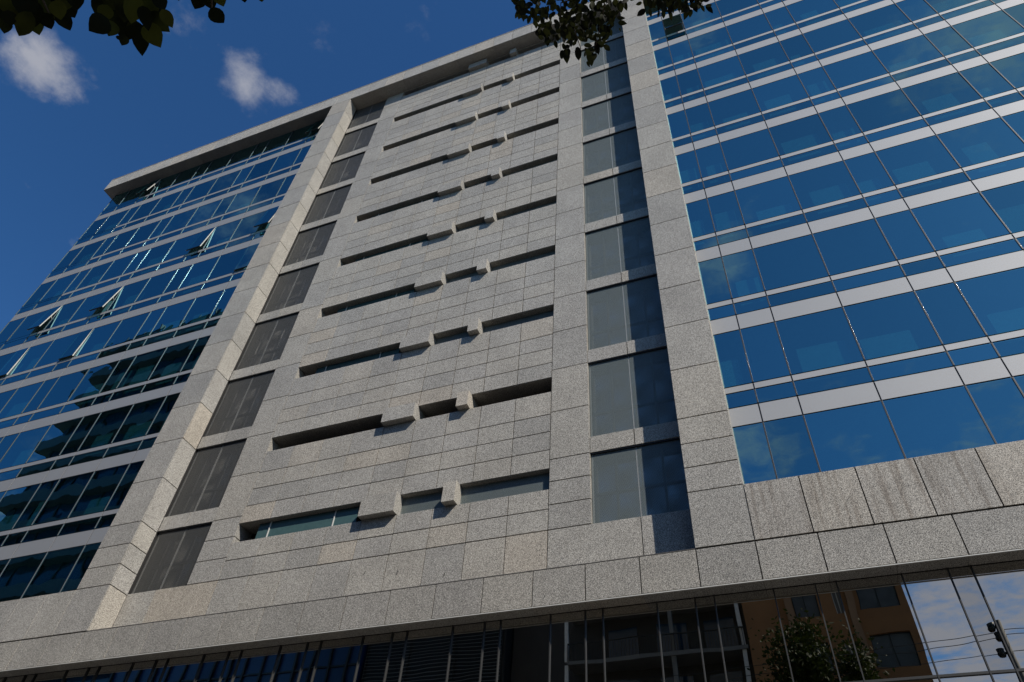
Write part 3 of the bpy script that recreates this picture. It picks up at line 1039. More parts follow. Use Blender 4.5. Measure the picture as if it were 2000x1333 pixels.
# ================================================================== trees
LEFT_LEAVES = [(-2.034,0.181,4.27,-0.19,0.97,0.16,0.41,0.23,-0.89,0.091,0.106),
(-2.156,0.222,4.375,-0.35,0.92,0.15,0.24,0.25,-0.94,0.098,0.076),
(-1.939,0.171,3.967,-0.86,0.43,-0.27,0.26,-0.09,-0.96,0.098,0.071),
(-2.137,0.196,4.204,0.03,0.84,-0.54,0.73,-0.38,-0.56,0.073,0.068),
(-2.05,0.201,4.158,-0.2,0.96,-0.19,0.42,-0.09,-0.9,0.057,0.066),
(-2.172,0.165,4.128,-0.34,0.64,-0.69,0.79,-0.2,-0.58,0.057,0.053),
(-2.028,0.101,4.06,-0.58,0.79,-0.2,0.31,-0.01,-0.95,0.092,0.096),
(-1.955,0.113,4.041,-0.29,0.65,-0.7,0.84,-0.18,-0.52,0.096,0.095),
(-2.069,0.149,4.242,-0.21,0.61,-0.76,0.89,-0.21,-0.41,0.108,0.097),
(-2.118,0.163,4.363,-0.32,0.7,-0.64,0.46,-0.47,-0.75,0.104,0.09),
(-2.264,0.095,4.321,-0.38,0.68,-0.63,0.68,-0.25,-0.69,0.113,0.107),
(-2.241,0.144,4.325,-0.63,0.69,-0.35,0.57,0.1,-0.81,0.099,0.092),
(-1.969,0.148,4.057,-0.62,0.72,-0.32,0.57,0.12,-0.81,0.081,0.077),
(-2.184,0.19,4.371,-0.3,0.78,-0.55,0.9,0.03,-0.44,0.087,0.081),
(-1.925,0.165,4.189,-0.29,0.68,-0.67,0.68,-0.35,-0.64,0.081,0.102),
(-1.992,0.136,3.949,-0.42,0.87,-0.28,0.63,0.06,-0.77,0.05,0.062),
(-1.859,0.173,4.014,-0.25,0.85,-0.47,0.4,-0.35,-0.85,0.063,0.066),
(-2.042,0.143,4.066,-0.12,0.97,-0.2,0.61,-0.09,-0.79,0.084,0.065),
(-2.005,0.177,4.098,-0.79,0.42,-0.45,0.38,-0.24,-0.89,0.091,0.065),
(-1.821,0.174,4.076,-0.11,0.73,-0.68,0.63,-0.48,-0.62,0.07,0.066),
(-2.186,0.122,4.234,0.36,0.85,-0.39,0.38,-0.52,-0.77,0.078,0.099),
(-2.149,0.145,4.287,-0.05,1,0.01,0.59,0.03,-0.81,0.077,0.099),
(-1.774,0.289,4.07,-0.61,0.02,-0.79,0.79,-0.1,-0.61,0.081,0.097),
(-2.017,0.26,4.483,-0.75,0.57,-0.32,0.49,0.17,-0.85,0.097,0.091),
(-1.973,0.27,4.496,-0.45,0.69,-0.56,0.62,-0.21,-0.76,0.108,0.106),
(-1.786,0.263,4.275,-0.64,0.73,-0.23,0.43,0.1,-0.9,0.111,0.093),
(-1.703,0.267,4.181,-0.64,0.74,-0.2,0.62,0.33,-0.71,0.107,0.085),
(-1.963,0.351,4.452,-0.76,0.62,-0.17,0.39,0.23,-0.89,0.106,0.105),
(-1.783,0.362,4.105,-0.7,0.54,-0.47,0.58,0.06,-0.81,0.039,0.04),
(-2.05,0.397,4.42,0.3,0.74,0.6,0.83,0.1,-0.54,0.028,0.02),
(-1.857,0.374,4.329,-0.29,0.8,-0.53,0.58,-0.29,-0.76,0.121,0.077),
(-1.738,0.363,4.188,0.18,0.89,-0.42,0.48,-0.45,-0.75,0.095,0.086),
(-1.858,0.366,4.417,0.47,0.86,-0.21,0.42,-0.43,-0.8,0.101,0.083),
(-1.641,0.343,4.177,-0.03,0.99,-0.13,0.59,-0.08,-0.81,0.067,0.053),
(-1.727,0.307,4.34,-0.12,0.99,-0.08,0.8,0.04,-0.6,0.068,0.07),
(-1.857,0.316,4.506,-0.36,0.83,-0.43,0.58,-0.16,-0.8,0.106,0.085),
(-1.686,0.305,4.157,-0.03,0.78,-0.62,0.73,-0.41,-0.55,0.091,0.058),
(-1.906,0.328,4.27,-0.42,0.5,-0.75,0.86,-0.06,-0.52,0.061,0.081),
(-1.915,0.372,4.404,-0.57,0.74,-0.36,0.49,-0.04,-0.87,0.068,0.084),
(-1.955,0.321,4.417,-0.55,0.63,-0.54,0.68,-0.03,-0.73,0.09,0.089),
(-1.763,0.351,4.155,-0.53,0.53,-0.66,0.37,-0.56,-0.74,0.055,0.067),
(-1.884,0.273,4.267,-0.78,0.57,-0.26,0.43,0.2,-0.88,0.062,0.08),
(-1.896,0.354,4.566,-0.27,0.91,-0.31,0.54,-0.12,-0.83,0.076,0.076),
(-1.905,0.279,4.42,0.4,0.91,-0.1,0.54,-0.32,-0.78,0.088,0.089),
(-1.597,0.379,4.407,-0.66,0.49,-0.57,0.43,-0.38,-0.82,0.068,0.08),
(-1.728,0.428,4.665,-0.18,0.98,-0.11,0.33,-0.04,-0.94,0.06,0.066),
(-1.578,0.407,4.469,0.16,0.87,-0.47,0.67,-0.45,-0.59,0.056,0.062),
(-1.566,0.428,4.341,0.06,0.96,0.26,0.28,0.23,-0.93,0.071,0.073),
(-1.467,0.439,4.445,-0.38,0.92,-0.07,-0,-0.07,-1,0.037,0.042),
(-1.487,0.49,4.615,-0.35,0.93,-0.07,0.38,0.07,-0.92,0.037,0.044),
(-1.656,0.34,4.355,-0.26,0.83,-0.5,0.52,-0.32,-0.79,0.028,0.037),
(-1.627,0.367,4.439,0.18,0.97,0.19,0.49,0.08,-0.87,0.06,0.071)]
RIGHT_LEAVES = [(-0.383,1.574,5.972,0.25,0.97,-0.05,-0.1,-0.03,-0.99,0.037,0.021),
(-0.27,1.641,6.345,-0.11,0.97,0.24,0.26,0.26,-0.93,0.064,0.035),
(-0.467,1.611,6.195,-0.91,0.36,0.19,-0.19,0.05,-0.98,0.045,0.024),
(-0.415,1.535,5.66,0.87,0.45,0.18,0.37,-0.36,-0.86,0.055,0.025),
(-0.552,1.171,5.633,-0.07,0.86,-0.5,0.21,-0.48,-0.85,0.034,0.018),
(-0.353,1.416,5.539,-0.59,0.48,-0.65,0.53,-0.37,-0.76,0.039,0.024),
(-0.449,1.241,5.687,-0.11,0.81,-0.58,0.23,-0.55,-0.8,0.051,0.031),
(-0.23,1.52,5.903,-0.42,0.9,-0.15,-0.23,-0.26,-0.94,0.053,0.033),
(-0.451,1.558,5.938,0.7,0.52,-0.49,0.03,-0.71,-0.71,0.043,0.021),
(-0.401,1.432,5.969,0.52,0.69,0.5,0.52,0.21,-0.83,0.082,0.035),
(-0.419,1.389,5.852,-0.81,0.5,0.31,-0.39,-0.07,-0.92,0.052,0.026),
(-0.262,1.666,6.507,-0.87,0.5,-0,-0.09,-0.17,-0.98,0.045,0.024),
(-0.482,1.494,5.818,-0.23,0.75,-0.62,0.48,-0.47,-0.75,0.05,0.031),
(-0.656,1.553,6.249,0.16,0.5,-0.85,0.27,-0.85,-0.45,0.065,0.028),
(-0.629,1.412,5.962,-0.21,0.98,0.04,0.31,0.11,-0.94,0.06,0.036),
(-0.367,1.503,5.923,-0.17,0.62,-0.77,0.37,-0.69,-0.63,0.064,0.032),
(-0.321,1.54,6.006,-0.58,0.75,-0.31,0.01,-0.38,-0.92,0.04,0.022),
(-0.526,1.243,5.649,0.77,0.41,0.49,0.48,0.14,-0.87,0.055,0.029),
(-0.289,1.473,6.277,-0.43,0.64,-0.64,0.35,-0.53,-0.77,0.06,0.04),
(-0.119,1.404,5.727,-0.72,-0.11,-0.68,0.56,-0.67,-0.48,0.061,0.027),
(-0.774,1.505,6.388,-0.92,0.18,-0.34,0.33,-0.09,-0.94,0.041,0.025),
(-0.587,1.47,5.892,-0.63,0.77,0.02,-0.35,-0.26,-0.9,0.049,0.031),
(-0.459,1.581,6.021,0.29,0.67,-0.68,-0.37,-0.58,-0.73,0.047,0.026),
(-0.314,1.486,5.614,-0.09,0.98,-0.19,0.45,-0.13,-0.88,0.034,0.021),
(-0.409,1.363,5.711,-0.98,0.09,0.2,-0.19,0.02,-0.98,0.056,0.026),
(-0.65,1.404,6.376,-0.55,0.83,-0.08,0.11,-0.02,-0.99,0.063,0.039),
(-0.51,1.283,5.711,0.21,0.98,-0,0.12,-0.03,-0.99,0.041,0.023),
(-0.27,1.593,6.112,0.16,0.98,0.09,0.27,0.04,-0.96,0.064,0.034),
(-0.496,1.353,6.054,-0.18,0.42,-0.89,0.29,-0.84,-0.45,0.047,0.023),
(-0.347,1.413,5.705,-0.45,0.71,-0.54,0.08,-0.57,-0.82,0.043,0.022),
(-0.665,1.323,5.922,-0.15,0.99,0.03,-0.26,-0.01,-0.97,0.041,0.026),
(-0.357,1.601,6.184,-0.31,0.95,-0.02,0.22,0.05,-0.97,0.063,0.032),
(-0.262,1.435,5.964,-0.72,0.5,-0.48,0.4,-0.27,-0.88,0.038,0.02),
(-0.624,1.53,6.232,-0.29,0.63,-0.72,0.51,-0.54,-0.67,0.048,0.028),
(-0.42,1.818,6.217,-0.21,0.41,-0.89,0.09,-0.89,-0.44,0.064,0.024),
(-0.68,1.197,5.632,-0.27,0.83,-0.48,0.52,-0.3,-0.8,0.032,0.018),
(-0.536,1.297,5.983,-0.49,0.31,-0.82,0.6,-0.56,-0.57,0.043,0.021),
(-0.567,1.363,6.165,-0.13,0.67,-0.74,0.15,-0.72,-0.68,0.054,0.033),
(-0.486,1.478,5.831,0.42,0.86,0.28,0.4,0.1,-0.91,0.052,0.028),
(-0.672,1.395,6.325,0.55,0.69,-0.47,-0.26,-0.4,-0.88,0.049,0.023),
(-0.63,1.222,5.827,-0.86,0.5,0.1,-0.23,-0.2,-0.95,0.041,0.023),
(-0.677,1.195,5.673,-0.59,0.52,-0.61,0.65,-0.15,-0.75,0.04,0.022),
(-0.317,1.574,5.956,0.41,0.91,-0.02,0.28,-0.15,-0.95,0.062,0.034),
(-0.306,1.369,5.697,0.63,0.44,-0.64,-0.04,-0.81,-0.58,0.062,0.029),
(-0.409,1.511,6.506,-0.61,0.42,-0.68,0.53,-0.42,-0.74,0.042,0.026),
(-0.503,1.487,6.12,-0.74,0.67,0.12,-0.08,0.08,-0.99,0.047,0.022),
(-0.212,1.45,6.004,-0.7,0.54,0.47,-0.65,-0.21,-0.73,0.053,0.024),
(-0.336,1.266,5.646,0.18,0.5,-0.85,-0.56,-0.66,-0.5,0.066,0.029),
(-0.398,1.427,5.744,0.16,0.82,-0.55,0.32,-0.57,-0.76,0.056,0.029),
(-0.29,1.647,6.505,-0.52,0.8,0.3,-0.38,0.09,-0.92,0.056,0.026),
(-0.345,1.414,5.72,-0.66,0.74,0.1,-0.36,-0.2,-0.91,0.038,0.018),
(-0.19,1.564,6.222,0.46,0.88,-0.05,-0.12,-0,-0.99,0.061,0.032),
(-0.261,1.518,5.923,0.54,0.33,-0.77,-0.4,-0.71,-0.58,0.047,0.018),
(-0.576,1.399,5.943,-0.26,0.94,0.21,0.02,0.22,-0.98,0.052,0.029),
(-0.375,1.575,6.036,0.35,0.49,-0.8,-0.5,-0.63,-0.6,0.072,0.034),
(-0.756,1.437,6.238,-0.8,0.46,0.38,-0.46,-0.08,-0.88,0.067,0.033),
(-0.305,1.735,6.214,-0.8,0.07,-0.59,0.53,-0.38,-0.76,0.072,0.041),
(-0.411,1.394,5.73,0.28,0.9,0.35,0.42,0.21,-0.88,0.041,0.018),
(-0.575,1.469,6.436,0.73,0.53,-0.43,-0.34,-0.26,-0.9,0.063,0.032),
(-0.674,1.537,6.132,0.16,0.69,-0.7,0.02,-0.72,-0.7,0.067,0.031),
(-0.317,1.485,5.816,0.69,0.44,0.57,0.51,0.26,-0.82,0.06,0.024),
(-0.652,1.309,6.175,0.07,0.68,-0.73,0.28,-0.72,-0.64,0.043,0.023),
(-0.451,1.703,6.317,-0.2,0.74,-0.64,0.41,-0.53,-0.74,0.059,0.033),
(-0.154,1.514,6.022,0.03,0.65,-0.76,0.17,-0.76,-0.63,0.059,0.034),
(-0.699,1.359,6.294,-0.1,0.97,0.24,0.42,0.26,-0.87,0.045,0.026),
(-0.109,1.401,5.776,-0.01,0.92,-0.4,0.15,-0.39,-0.91,0.034,0.018),
(-0.55,1.58,6.188,-0.75,0.51,0.42,-0.56,-0.15,-0.81,0.062,0.026),
(-0.1,1.419,5.865,-0.85,0.48,-0.23,0.11,-0.27,-0.96,0.049,0.033),
(-0.587,1.415,5.871,-0.54,0.79,-0.3,-0.17,-0.45,-0.88,0.05,0.028),
(-0.631,1.385,5.617,0.37,0.8,0.48,0.37,0.34,-0.86,0.047,0.018),
(-0.369,1.336,5.57,-0.75,0.44,-0.5,0.41,-0.27,-0.87,0.053,0.034),
(-0.449,1.383,5.772,-0.64,0.65,-0.41,0.05,-0.49,-0.87,0.044,0.023),
(-0.388,1.255,5.645,-0.92,0.2,0.33,-0.34,-0.05,-0.94,0.043,0.022),
(-0.549,1.572,6.14,0.11,0.48,-0.87,-0.12,-0.86,-0.49,0.08,0.037),
(-0.283,1.728,6.495,-0.75,0.52,0.4,-0.55,-0.15,-0.82,0.078,0.036),
(-0.547,1.48,6.204,0.84,0.2,-0.5,-0.49,-0.12,-0.86,0.059,0.026),
(-0.391,1.241,5.613,-0.83,0.14,0.55,-0.54,-0.5,-0.68,0.054,0.021),
(-0.417,1.553,6.479,0.57,0.51,-0.64,-0.12,-0.72,-0.68,0.053,0.03),
(-0.518,1.423,6.069,0.51,0.85,0.15,0.05,0.14,-0.99,0.06,0.028),
(-0.67,1.259,5.94,-0.97,0.25,-0.07,-0.02,-0.34,-0.94,0.051,0.028),
(-0.415,1.515,6.247,-0.25,0.96,0.15,-0.07,0.14,-0.99,0.056,0.03),
(-0.486,1.355,5.605,0.17,0.5,-0.85,0.09,-0.87,-0.49,0.06,0.029),
(-0.587,1.57,6.443,-0.05,0.96,-0.26,-0.21,-0.26,-0.94,0.038,0.024),
(-0.543,1.349,6.016,-0.91,0.37,-0.17,0.07,-0.28,-0.96,0.058,0.03),
(-0.611,1.509,6.079,-0.69,0.6,-0.4,0.08,-0.48,-0.87,0.057,0.033),
(-0.787,1.4,6.512,-0.65,0.4,-0.64,0.6,-0.25,-0.76,0.051,0.025),
(-0.365,1.489,5.978,-0.21,0.58,-0.78,0.38,-0.69,-0.62,0.057,0.033),
(-0.585,1.146,5.608,-0.77,0.58,0.27,-0.2,0.18,-0.96,0.056,0.029),
(-0.415,1.653,6.177,-0.41,0.34,-0.85,0.2,-0.87,-0.45,0.053,0.021),
(-0.469,1.412,5.602,-0.2,0.96,0.21,-0.27,0.15,-0.95,0.062,0.033),
(-0.61,1.383,6.014,-0.24,0.62,-0.74,-0.03,-0.77,-0.64,0.038,0.023),
(-0.42,1.602,5.989,0.59,0.74,-0.32,0.14,-0.49,-0.86,0.042,0.02),
(-0.605,1.444,5.946,-0.84,0.47,0.28,-0.4,-0.17,-0.9,0.057,0.029),
(-0.629,1.443,6.44,0.25,0.97,-0.01,0.04,-0.02,-1,0.046,0.025),
(-0.258,1.386,5.609,0.64,0.65,-0.4,0.16,-0.63,-0.76,0.036,0.02),
(-0.559,1.509,6.246,0.52,0.75,0.4,0.2,0.34,-0.92,0.049,0.02),
(-0.737,1.362,6.044,-0.95,-0.12,-0.28,0.29,-0.04,-0.96,0.042,0.026),
(-0.564,1.177,5.705,0.06,0.91,0.41,0.48,0.34,-0.81,0.057,0.025),
(-0.433,1.432,5.748,0.74,0.23,0.63,0.67,-0.26,-0.69,0.051,0.022),
(-0.586,1.545,6.031,0.35,0.48,-0.8,0.37,-0.86,-0.36,0.057,0.028),
(-0.56,1.638,5.938,-0.03,0.98,-0.18,0.32,-0.16,-0.93,0.049,0.026),
(-0.611,1.231,5.677,-0.74,-0.2,-0.64,0.59,-0.65,-0.49,0.06,0.03),
(-0.704,1.351,6.256,0.68,0.74,0.03,0.24,-0.18,-0.95,0.051,0.025),
(-0.593,1.299,5.68,0.67,0.62,-0.4,-0.31,-0.26,-0.91,0.036,0.021),
(-0.389,1.552,5.842,-0.78,-0.18,-0.6,0.58,-0.57,-0.58,0.057,0.025),
(-0.565,1.518,6.177,0.68,0.69,0.25,0.38,-0.05,-0.92,0.071,0.032),
(-0.358,1.525,6.037,0.03,0.99,-0.12,0.42,-0.12,-0.9,0.057,0.036),
(-0.26,1.561,6.333,0.27,0.93,0.26,0.59,0.06,-0.81,0.06,0.025),
(-0.459,1.505,6.377,-0.93,-0.29,-0.22,0.22,0.02,-0.98,0.046,0.023),
(-0.358,1.509,6.202,-0.06,0.99,0.11,0.22,0.12,-0.97,0.046,0.021),
(-0.488,1.58,6.274,-0.24,0.97,-0,-0.22,-0.05,-0.97,0.047,0.027),
(-0.692,1.194,5.627,0.31,0.92,0.24,0.26,0.16,-0.95,0.058,0.027),
(-0.542,1.675,6.091,-0.99,-0.05,0.1,-0.07,-0.47,-0.88,0.054,0.031),
(-0.309,1.292,5.796,-0.45,0.69,-0.57,0.63,-0.21,-0.75,0.053,0.037),
(-0.702,1.317,5.845,-0.29,0.8,-0.52,0.35,-0.42,-0.84,0.035,0.02),
(-0.588,1.271,5.588,-0.39,0.91,0.13,-0.23,0.04,-0.97,0.046,0.024),
(-0.376,1.708,6.133,-0.47,0.88,0.03,-0.09,-0.02,-1,0.065,0.037),
(-0.51,1.453,6.233,0.45,0.6,-0.66,-0.4,-0.53,-0.75,0.052,0.024),
(-0.474,1.574,5.776,0.3,0.57,-0.76,-0.06,-0.79,-0.61,0.044,0.018),
(-0.534,1.501,6.506,0.19,0.81,-0.56,-0.18,-0.53,-0.83,0.039,0.023),
(-0.139,1.56,6.303,-0.46,0.85,0.25,-0.37,0.07,-0.93,0.044,0.025),
(-0.542,1.626,5.897,-0.32,0.94,0.15,0.38,0.27,-0.89,0.056,0.025),
(-0.636,1.44,6.204,-0.66,0.06,-0.75,0.75,-0.04,-0.66,0.073,0.031),
(-0.311,1.639,6.291,-0.64,0.77,0.03,-0.35,-0.26,-0.9,0.046,0.03),
(-0.507,1.549,6.194,-0.09,0.75,-0.66,0.11,-0.65,-0.75,0.042,0.02),
(-0.649,1.24,5.662,-0.81,0.43,0.4,-0.36,0.19,-0.91,0.071,0.029),
(-0.802,1.465,6.379,-0,1,0.04,0.43,0.04,-0.9,0.045,0.022),
(-0.65,1.378,6.049,0.46,0.87,-0.19,0.21,-0.32,-0.92,0.042,0.027),
(-0.531,1.538,5.944,0.39,0.72,-0.57,-0.08,-0.59,-0.81,0.055,0.026),
(-0.558,1.507,5.959,-0.45,0.27,-0.85,0.45,-0.76,-0.47,0.065,0.026),
(-0.141,1.323,5.62,0.17,0.61,-0.77,0.23,-0.79,-0.57,0.039,0.02),
(-0.213,1.528,6.172,0.13,0.94,0.31,-0.08,0.32,-0.94,0.059,0.027),
(-0.31,1.628,5.893,-0.61,0.78,-0.11,0.04,-0.1,-0.99,0.041,0.027),
(-0.462,1.399,5.571,-0.85,0.53,0.01,-0.19,-0.28,-0.94,0.044,0.023),
(-0.652,1.405,5.832,0.9,0.37,0.22,0.35,-0.35,-0.87,0.052,0.03),
(-0.699,1.628,6.477,-0.17,0.65,-0.74,0.31,-0.68,-0.66,0.044,0.021),
(-0.415,1.287,5.837,-0.67,0.12,-0.74,0.69,-0.27,-0.67,0.044,0.02),
(-0.218,1.393,5.626,-0.71,-0.48,0.51,-0.2,-0.56,-0.81,0.04,0.019),
(-0.429,1.429,6.3,-0.94,0.33,-0.08,0.07,-0.04,-1,0.044,0.028),
(-0.554,1.443,5.784,0.71,0.34,-0.62,-0.33,-0.61,-0.72,0.051,0.02),
(-0.754,1.407,6.28,-0.83,0.19,-0.53,0.42,-0.41,-0.81,0.05,0.03),
(-0.562,1.513,6.322,0.02,0.61,-0.79,-0.01,-0.79,-0.61,0.064,0.035),
(-0.611,1.306,6.162,-0.4,0.91,0.12,0.09,0.17,-0.98,0.045,0.027),
(-0.352,1.719,6.165,-0.59,0.35,-0.73,0.55,-0.49,-0.68,0.068,0.036),
(-0.503,1.536,6.037,-0.2,0.73,-0.66,0.03,-0.66,-0.75,0.039,0.022),
(-0.436,1.493,5.8,0.39,0.92,-0.1,0.2,-0.19,-0.96,0.052,0.027),
(-0.373,1.556,6.473,0.2,0.94,-0.29,-0.07,-0.28,-0.96,0.05,0.026),
(-0.551,1.279,5.984,-0.01,0.55,-0.84,0.03,-0.83,-0.55,0.05,0.021),
(-0.471,1.47,6.325,-0.14,0.98,-0.1,0.17,-0.07,-0.98,0.054,0.033),
(-0.37,1.534,6.151,0.5,0.87,0.05,0.25,-0.08,-0.97,0.058,0.03),
(-0.407,1.601,6.026,-0.3,0.95,0.11,0.09,0.14,-0.99,0.04,0.021),
(-0.556,1.588,6.217,0.28,0.53,-0.8,0.33,-0.84,-0.44,0.081,0.035),
(-0.285,1.637,5.982,-0.6,0.8,0.04,-0.06,0,-1,0.051,0.025),
(-0.319,1.585,6.191,0.72,0.54,0.44,0.62,-0.23,-0.75,0.071,0.034),
(-0.46,1.452,5.854,0.03,0.49,-0.87,0.03,-0.87,-0.49,0.065,0.033),
(-0.624,1.437,6.208,-0.24,0.92,0.32,0.14,0.36,-0.92,0.071,0.031),
(-0.433,1.347,5.712,-0.3,0.94,0.14,0.09,0.18,-0.98,0.042,0.02),
(-0.568,1.27,5.687,-0.23,0.69,-0.69,0.46,-0.54,-0.7,0.049,0.027),
(-0.336,1.726,6.382,0.39,0.39,-0.83,-0.48,-0.69,-0.55,0.087,0.031),
(-0.332,1.669,5.944,-0.79,-0.11,0.6,-0.57,-0.24,-0.79,0.046,0.019),
(-0.41,1.409,5.865,0.52,0.81,-0.27,0.27,-0.45,-0.85,0.037,0.02),
(-0.7,1.587,6.499,-0.68,0.68,-0.27,-0.18,-0.52,-0.83,0.041,0.022),
(-0.345,1.488,5.642,0.07,0.45,-0.89,-0.08,-0.88,-0.46,0.06,0.022),
(-0.326,1.507,6.032,-0.52,0.8,0.28,-0.46,0.02,-0.89,0.047,0.022),
(-0.444,1.441,6.276,-0.78,0.48,0.4,-0.51,-0.12,-0.85,0.047,0.021),
(-0.609,1.265,5.75,0.19,0.91,0.38,-0.02,0.39,-0.92,0.042,0.02),
(-0.21,1.401,5.868,-0.73,0.44,-0.53,0.32,-0.47,-0.82,0.057,0.037),
(-0.784,1.381,6.215,0.38,0.8,-0.47,-0.29,-0.38,-0.88,0.056,0.036),
(-0.545,1.343,5.978,0.41,0.91,-0.05,0.11,-0.1,-0.99,0.041,0.022),
(-0.732,1.339,6.167,-0.28,0.96,0.09,0.04,0.1,-0.99,0.058,0.035),
(-0.53,1.533,6.488,-0.43,0.77,-0.47,0.2,-0.43,-0.88,0.043,0.03),
(-0.392,1.264,5.635,-0.33,0.6,-0.73,-0.01,-0.78,-0.63,0.056,0.035),
(-0.365,1.5,6.026,0.08,0.93,-0.37,-0,-0.37,-0.93,0.042,0.025),
(-0.35,1.49,5.718,-0.77,-0.01,-0.64,0.6,-0.36,-0.71,0.062,0.032),
(-0.542,1.391,5.989,-0.87,0.22,0.45,-0.4,0.22,-0.89,0.045,0.019),
(-0.3,1.491,6.132,-0.38,0.65,-0.66,0.3,-0.58,-0.75,0.063,0.032),
(-0.703,1.654,6.457,-0.02,0.92,-0.38,0.07,-0.38,-0.92,0.059,0.033),
(-0.777,1.413,6.521,-0.73,0.62,0.29,-0.33,0.06,-0.94,0.065,0.033),
(-0.571,1.635,6.456,-0.37,0.92,0.1,-0.38,-0.05,-0.92,0.053,0.025),
(-0.433,1.439,5.662,0.65,0.63,-0.43,-0.1,-0.5,-0.86,0.05,0.023),
(-0.364,1.65,6.501,0.66,0.73,0.2,0.12,0.16,-0.98,0.044,0.023),
(-0.546,1.547,6.056,0.28,0.89,0.35,0.26,0.28,-0.92,0.056,0.023),
(-0.427,1.6,6.193,0.26,0.48,-0.84,-0,-0.87,-0.5,0.071,0.029),
(-0.695,1.379,6.029,0.3,0.79,-0.53,-0.05,-0.54,-0.84,0.055,0.032),
(-0.342,1.674,6.383,-0.86,0.39,0.32,-0.37,-0.04,-0.93,0.072,0.041),
(-0.583,1.48,5.851,-0.29,0.48,-0.83,0.28,-0.79,-0.55,0.06,0.034),
(-0.289,1.414,6.071,-0.53,0.64,-0.55,0.38,-0.4,-0.83,0.056,0.038),
(-0.674,1.529,6.424,-0.67,0.74,0.01,-0.04,-0.02,-1,0.068,0.035),
(-0.706,1.519,6.131,0.15,0.47,-0.87,-0.04,-0.88,-0.48,0.084,0.032),
(-0.542,1.419,6.111,-0.01,0.79,-0.61,0.31,-0.58,-0.76,0.049,0.024),
(-0.471,1.652,6.32,0.56,0.43,-0.7,0.03,-0.86,-0.51,0.075,0.035),
(-0.47,1.763,6.217,0.23,0.89,-0.38,0.28,-0.44,-0.85,0.049,0.024),
(-0.69,1.549,6.493,0.26,0.66,-0.7,0.3,-0.75,-0.59,0.075,0.044),
(-0.282,1.461,5.818,-0.31,0.58,-0.76,0.46,-0.61,-0.65,0.05,0.028),
(-0.628,1.393,5.792,-0.41,0.38,-0.83,0.43,-0.72,-0.54,0.053,0.029),
(-0.663,1.367,5.873,-0.08,1,0.01,-0.28,-0.02,-0.96,0.039,0.02),
(-0.389,1.324,5.646,-0.43,0.58,-0.69,-0.04,-0.78,-0.63,0.04,0.022),
(-0.271,1.639,6.453,-0.46,0.8,0.38,-0.53,0.09,-0.84,0.077,0.042),
(-0.522,1.593,6.212,-0.17,0.43,-0.88,0.17,-0.87,-0.46,0.057,0.028),
(-0.412,1.5,6.513,0.39,0.92,0.09,0.53,-0.14,-0.84,0.055,0.034),
(-0.239,1.522,5.836,-0.94,0.29,-0.19,0.12,-0.24,-0.96,0.045,0.028),
(-0.752,1.271,6.123,0.14,0.59,-0.79,0.17,-0.8,-0.57,0.054,0.028),
(-0.617,1.365,6.181,-0.31,0.91,0.26,-0.26,0.18,-0.95,0.045,0.021),
(-0.413,1.655,5.897,0.24,0.83,-0.51,-0.33,-0.42,-0.84,0.056,0.029),
(-0.702,1.278,5.939,-0.42,0.78,-0.47,0.4,-0.3,-0.86,0.047,0.026),
(-0.604,1.374,5.94,0.2,0.98,0.01,0.27,-0.05,-0.96,0.049,0.024),
(-0.401,1.498,6.034,0.19,0.9,-0.4,0.16,-0.43,-0.89,0.05,0.029),
(-0.538,1.323,5.865,-0.11,0.87,-0.48,-0.07,-0.49,-0.87,0.048,0.029),
(-0.423,1.593,5.73,0.62,0.41,-0.67,-0.53,-0.41,-0.74,0.058,0.025),
(-0.311,1.395,5.803,0.08,0.92,0.39,0.46,0.31,-0.83,0.059,0.026),
(-0.832,1.403,6.518,-0.02,0.99,0.1,0.35,0.1,-0.93,0.062,0.038),
(-0.46,1.761,6.155,-0.43,0.34,-0.84,0.57,-0.62,-0.54,0.05,0.023),
(-0.295,1.409,6.011,-0.83,0.1,0.55,-0.56,-0.11,-0.82,0.068,0.033),
(-0.446,1.436,6.274,-0.11,0.6,-0.8,0.36,-0.72,-0.59,0.046,0.027),
(-0.507,1.469,5.961,-0.37,0.77,-0.52,0.31,-0.42,-0.85,0.04,0.025),
(-0.534,1.549,6.325,0.77,0.61,0.19,0.27,-0.05,-0.96,0.055,0.034),
(-0.219,1.5,5.922,-0.54,0.82,-0.22,0.11,-0.19,-0.98,0.054,0.034),
(-0.166,1.416,5.744,-0.15,0.97,-0.19,0.1,-0.17,-0.98,0.05,0.029),
(-0.519,1.591,6.028,0.52,0.85,0.1,0.07,0.08,-0.99,0.049,0.024),
(-0.573,1.508,5.895,0.02,0.76,-0.65,0,-0.65,-0.76,0.046,0.028),
(-0.63,1.328,5.79,-0.82,-0.26,0.51,-0.22,-0.68,-0.7,0.045,0.02),
(-0.616,1.316,5.765,0.88,-0,-0.47,-0.46,-0.19,-0.87,0.057,0.023),
(-0.528,1.52,5.876,-0.15,0.44,-0.89,0.35,-0.81,-0.46,0.068,0.027),
(-0.572,1.3,5.735,0.38,0.46,-0.8,-0.27,-0.77,-0.57,0.058,0.028),
(-0.582,1.705,6.427,0.24,0.54,-0.8,0.08,-0.84,-0.54,0.067,0.026),
(-0.453,1.514,5.708,-0.77,0.63,0.13,-0.27,-0.13,-0.95,0.04,0.023),
(-0.301,1.632,6.409,-0.55,0.48,-0.68,0.51,-0.44,-0.74,0.053,0.033),
(-0.684,1.445,6.095,-0.28,0.89,-0.35,0.11,-0.33,-0.94,0.039,0.026),
(-0.767,1.405,6.307,0.6,0.74,0.3,0.33,0.12,-0.94,0.069,0.041),
(-0.435,1.438,6.081,0.38,0.92,0,0.3,-0.12,-0.95,0.046,0.029),
(-0.527,1.621,6.393,0.31,0.94,0.11,0.38,-0.01,-0.92,0.061,0.037),
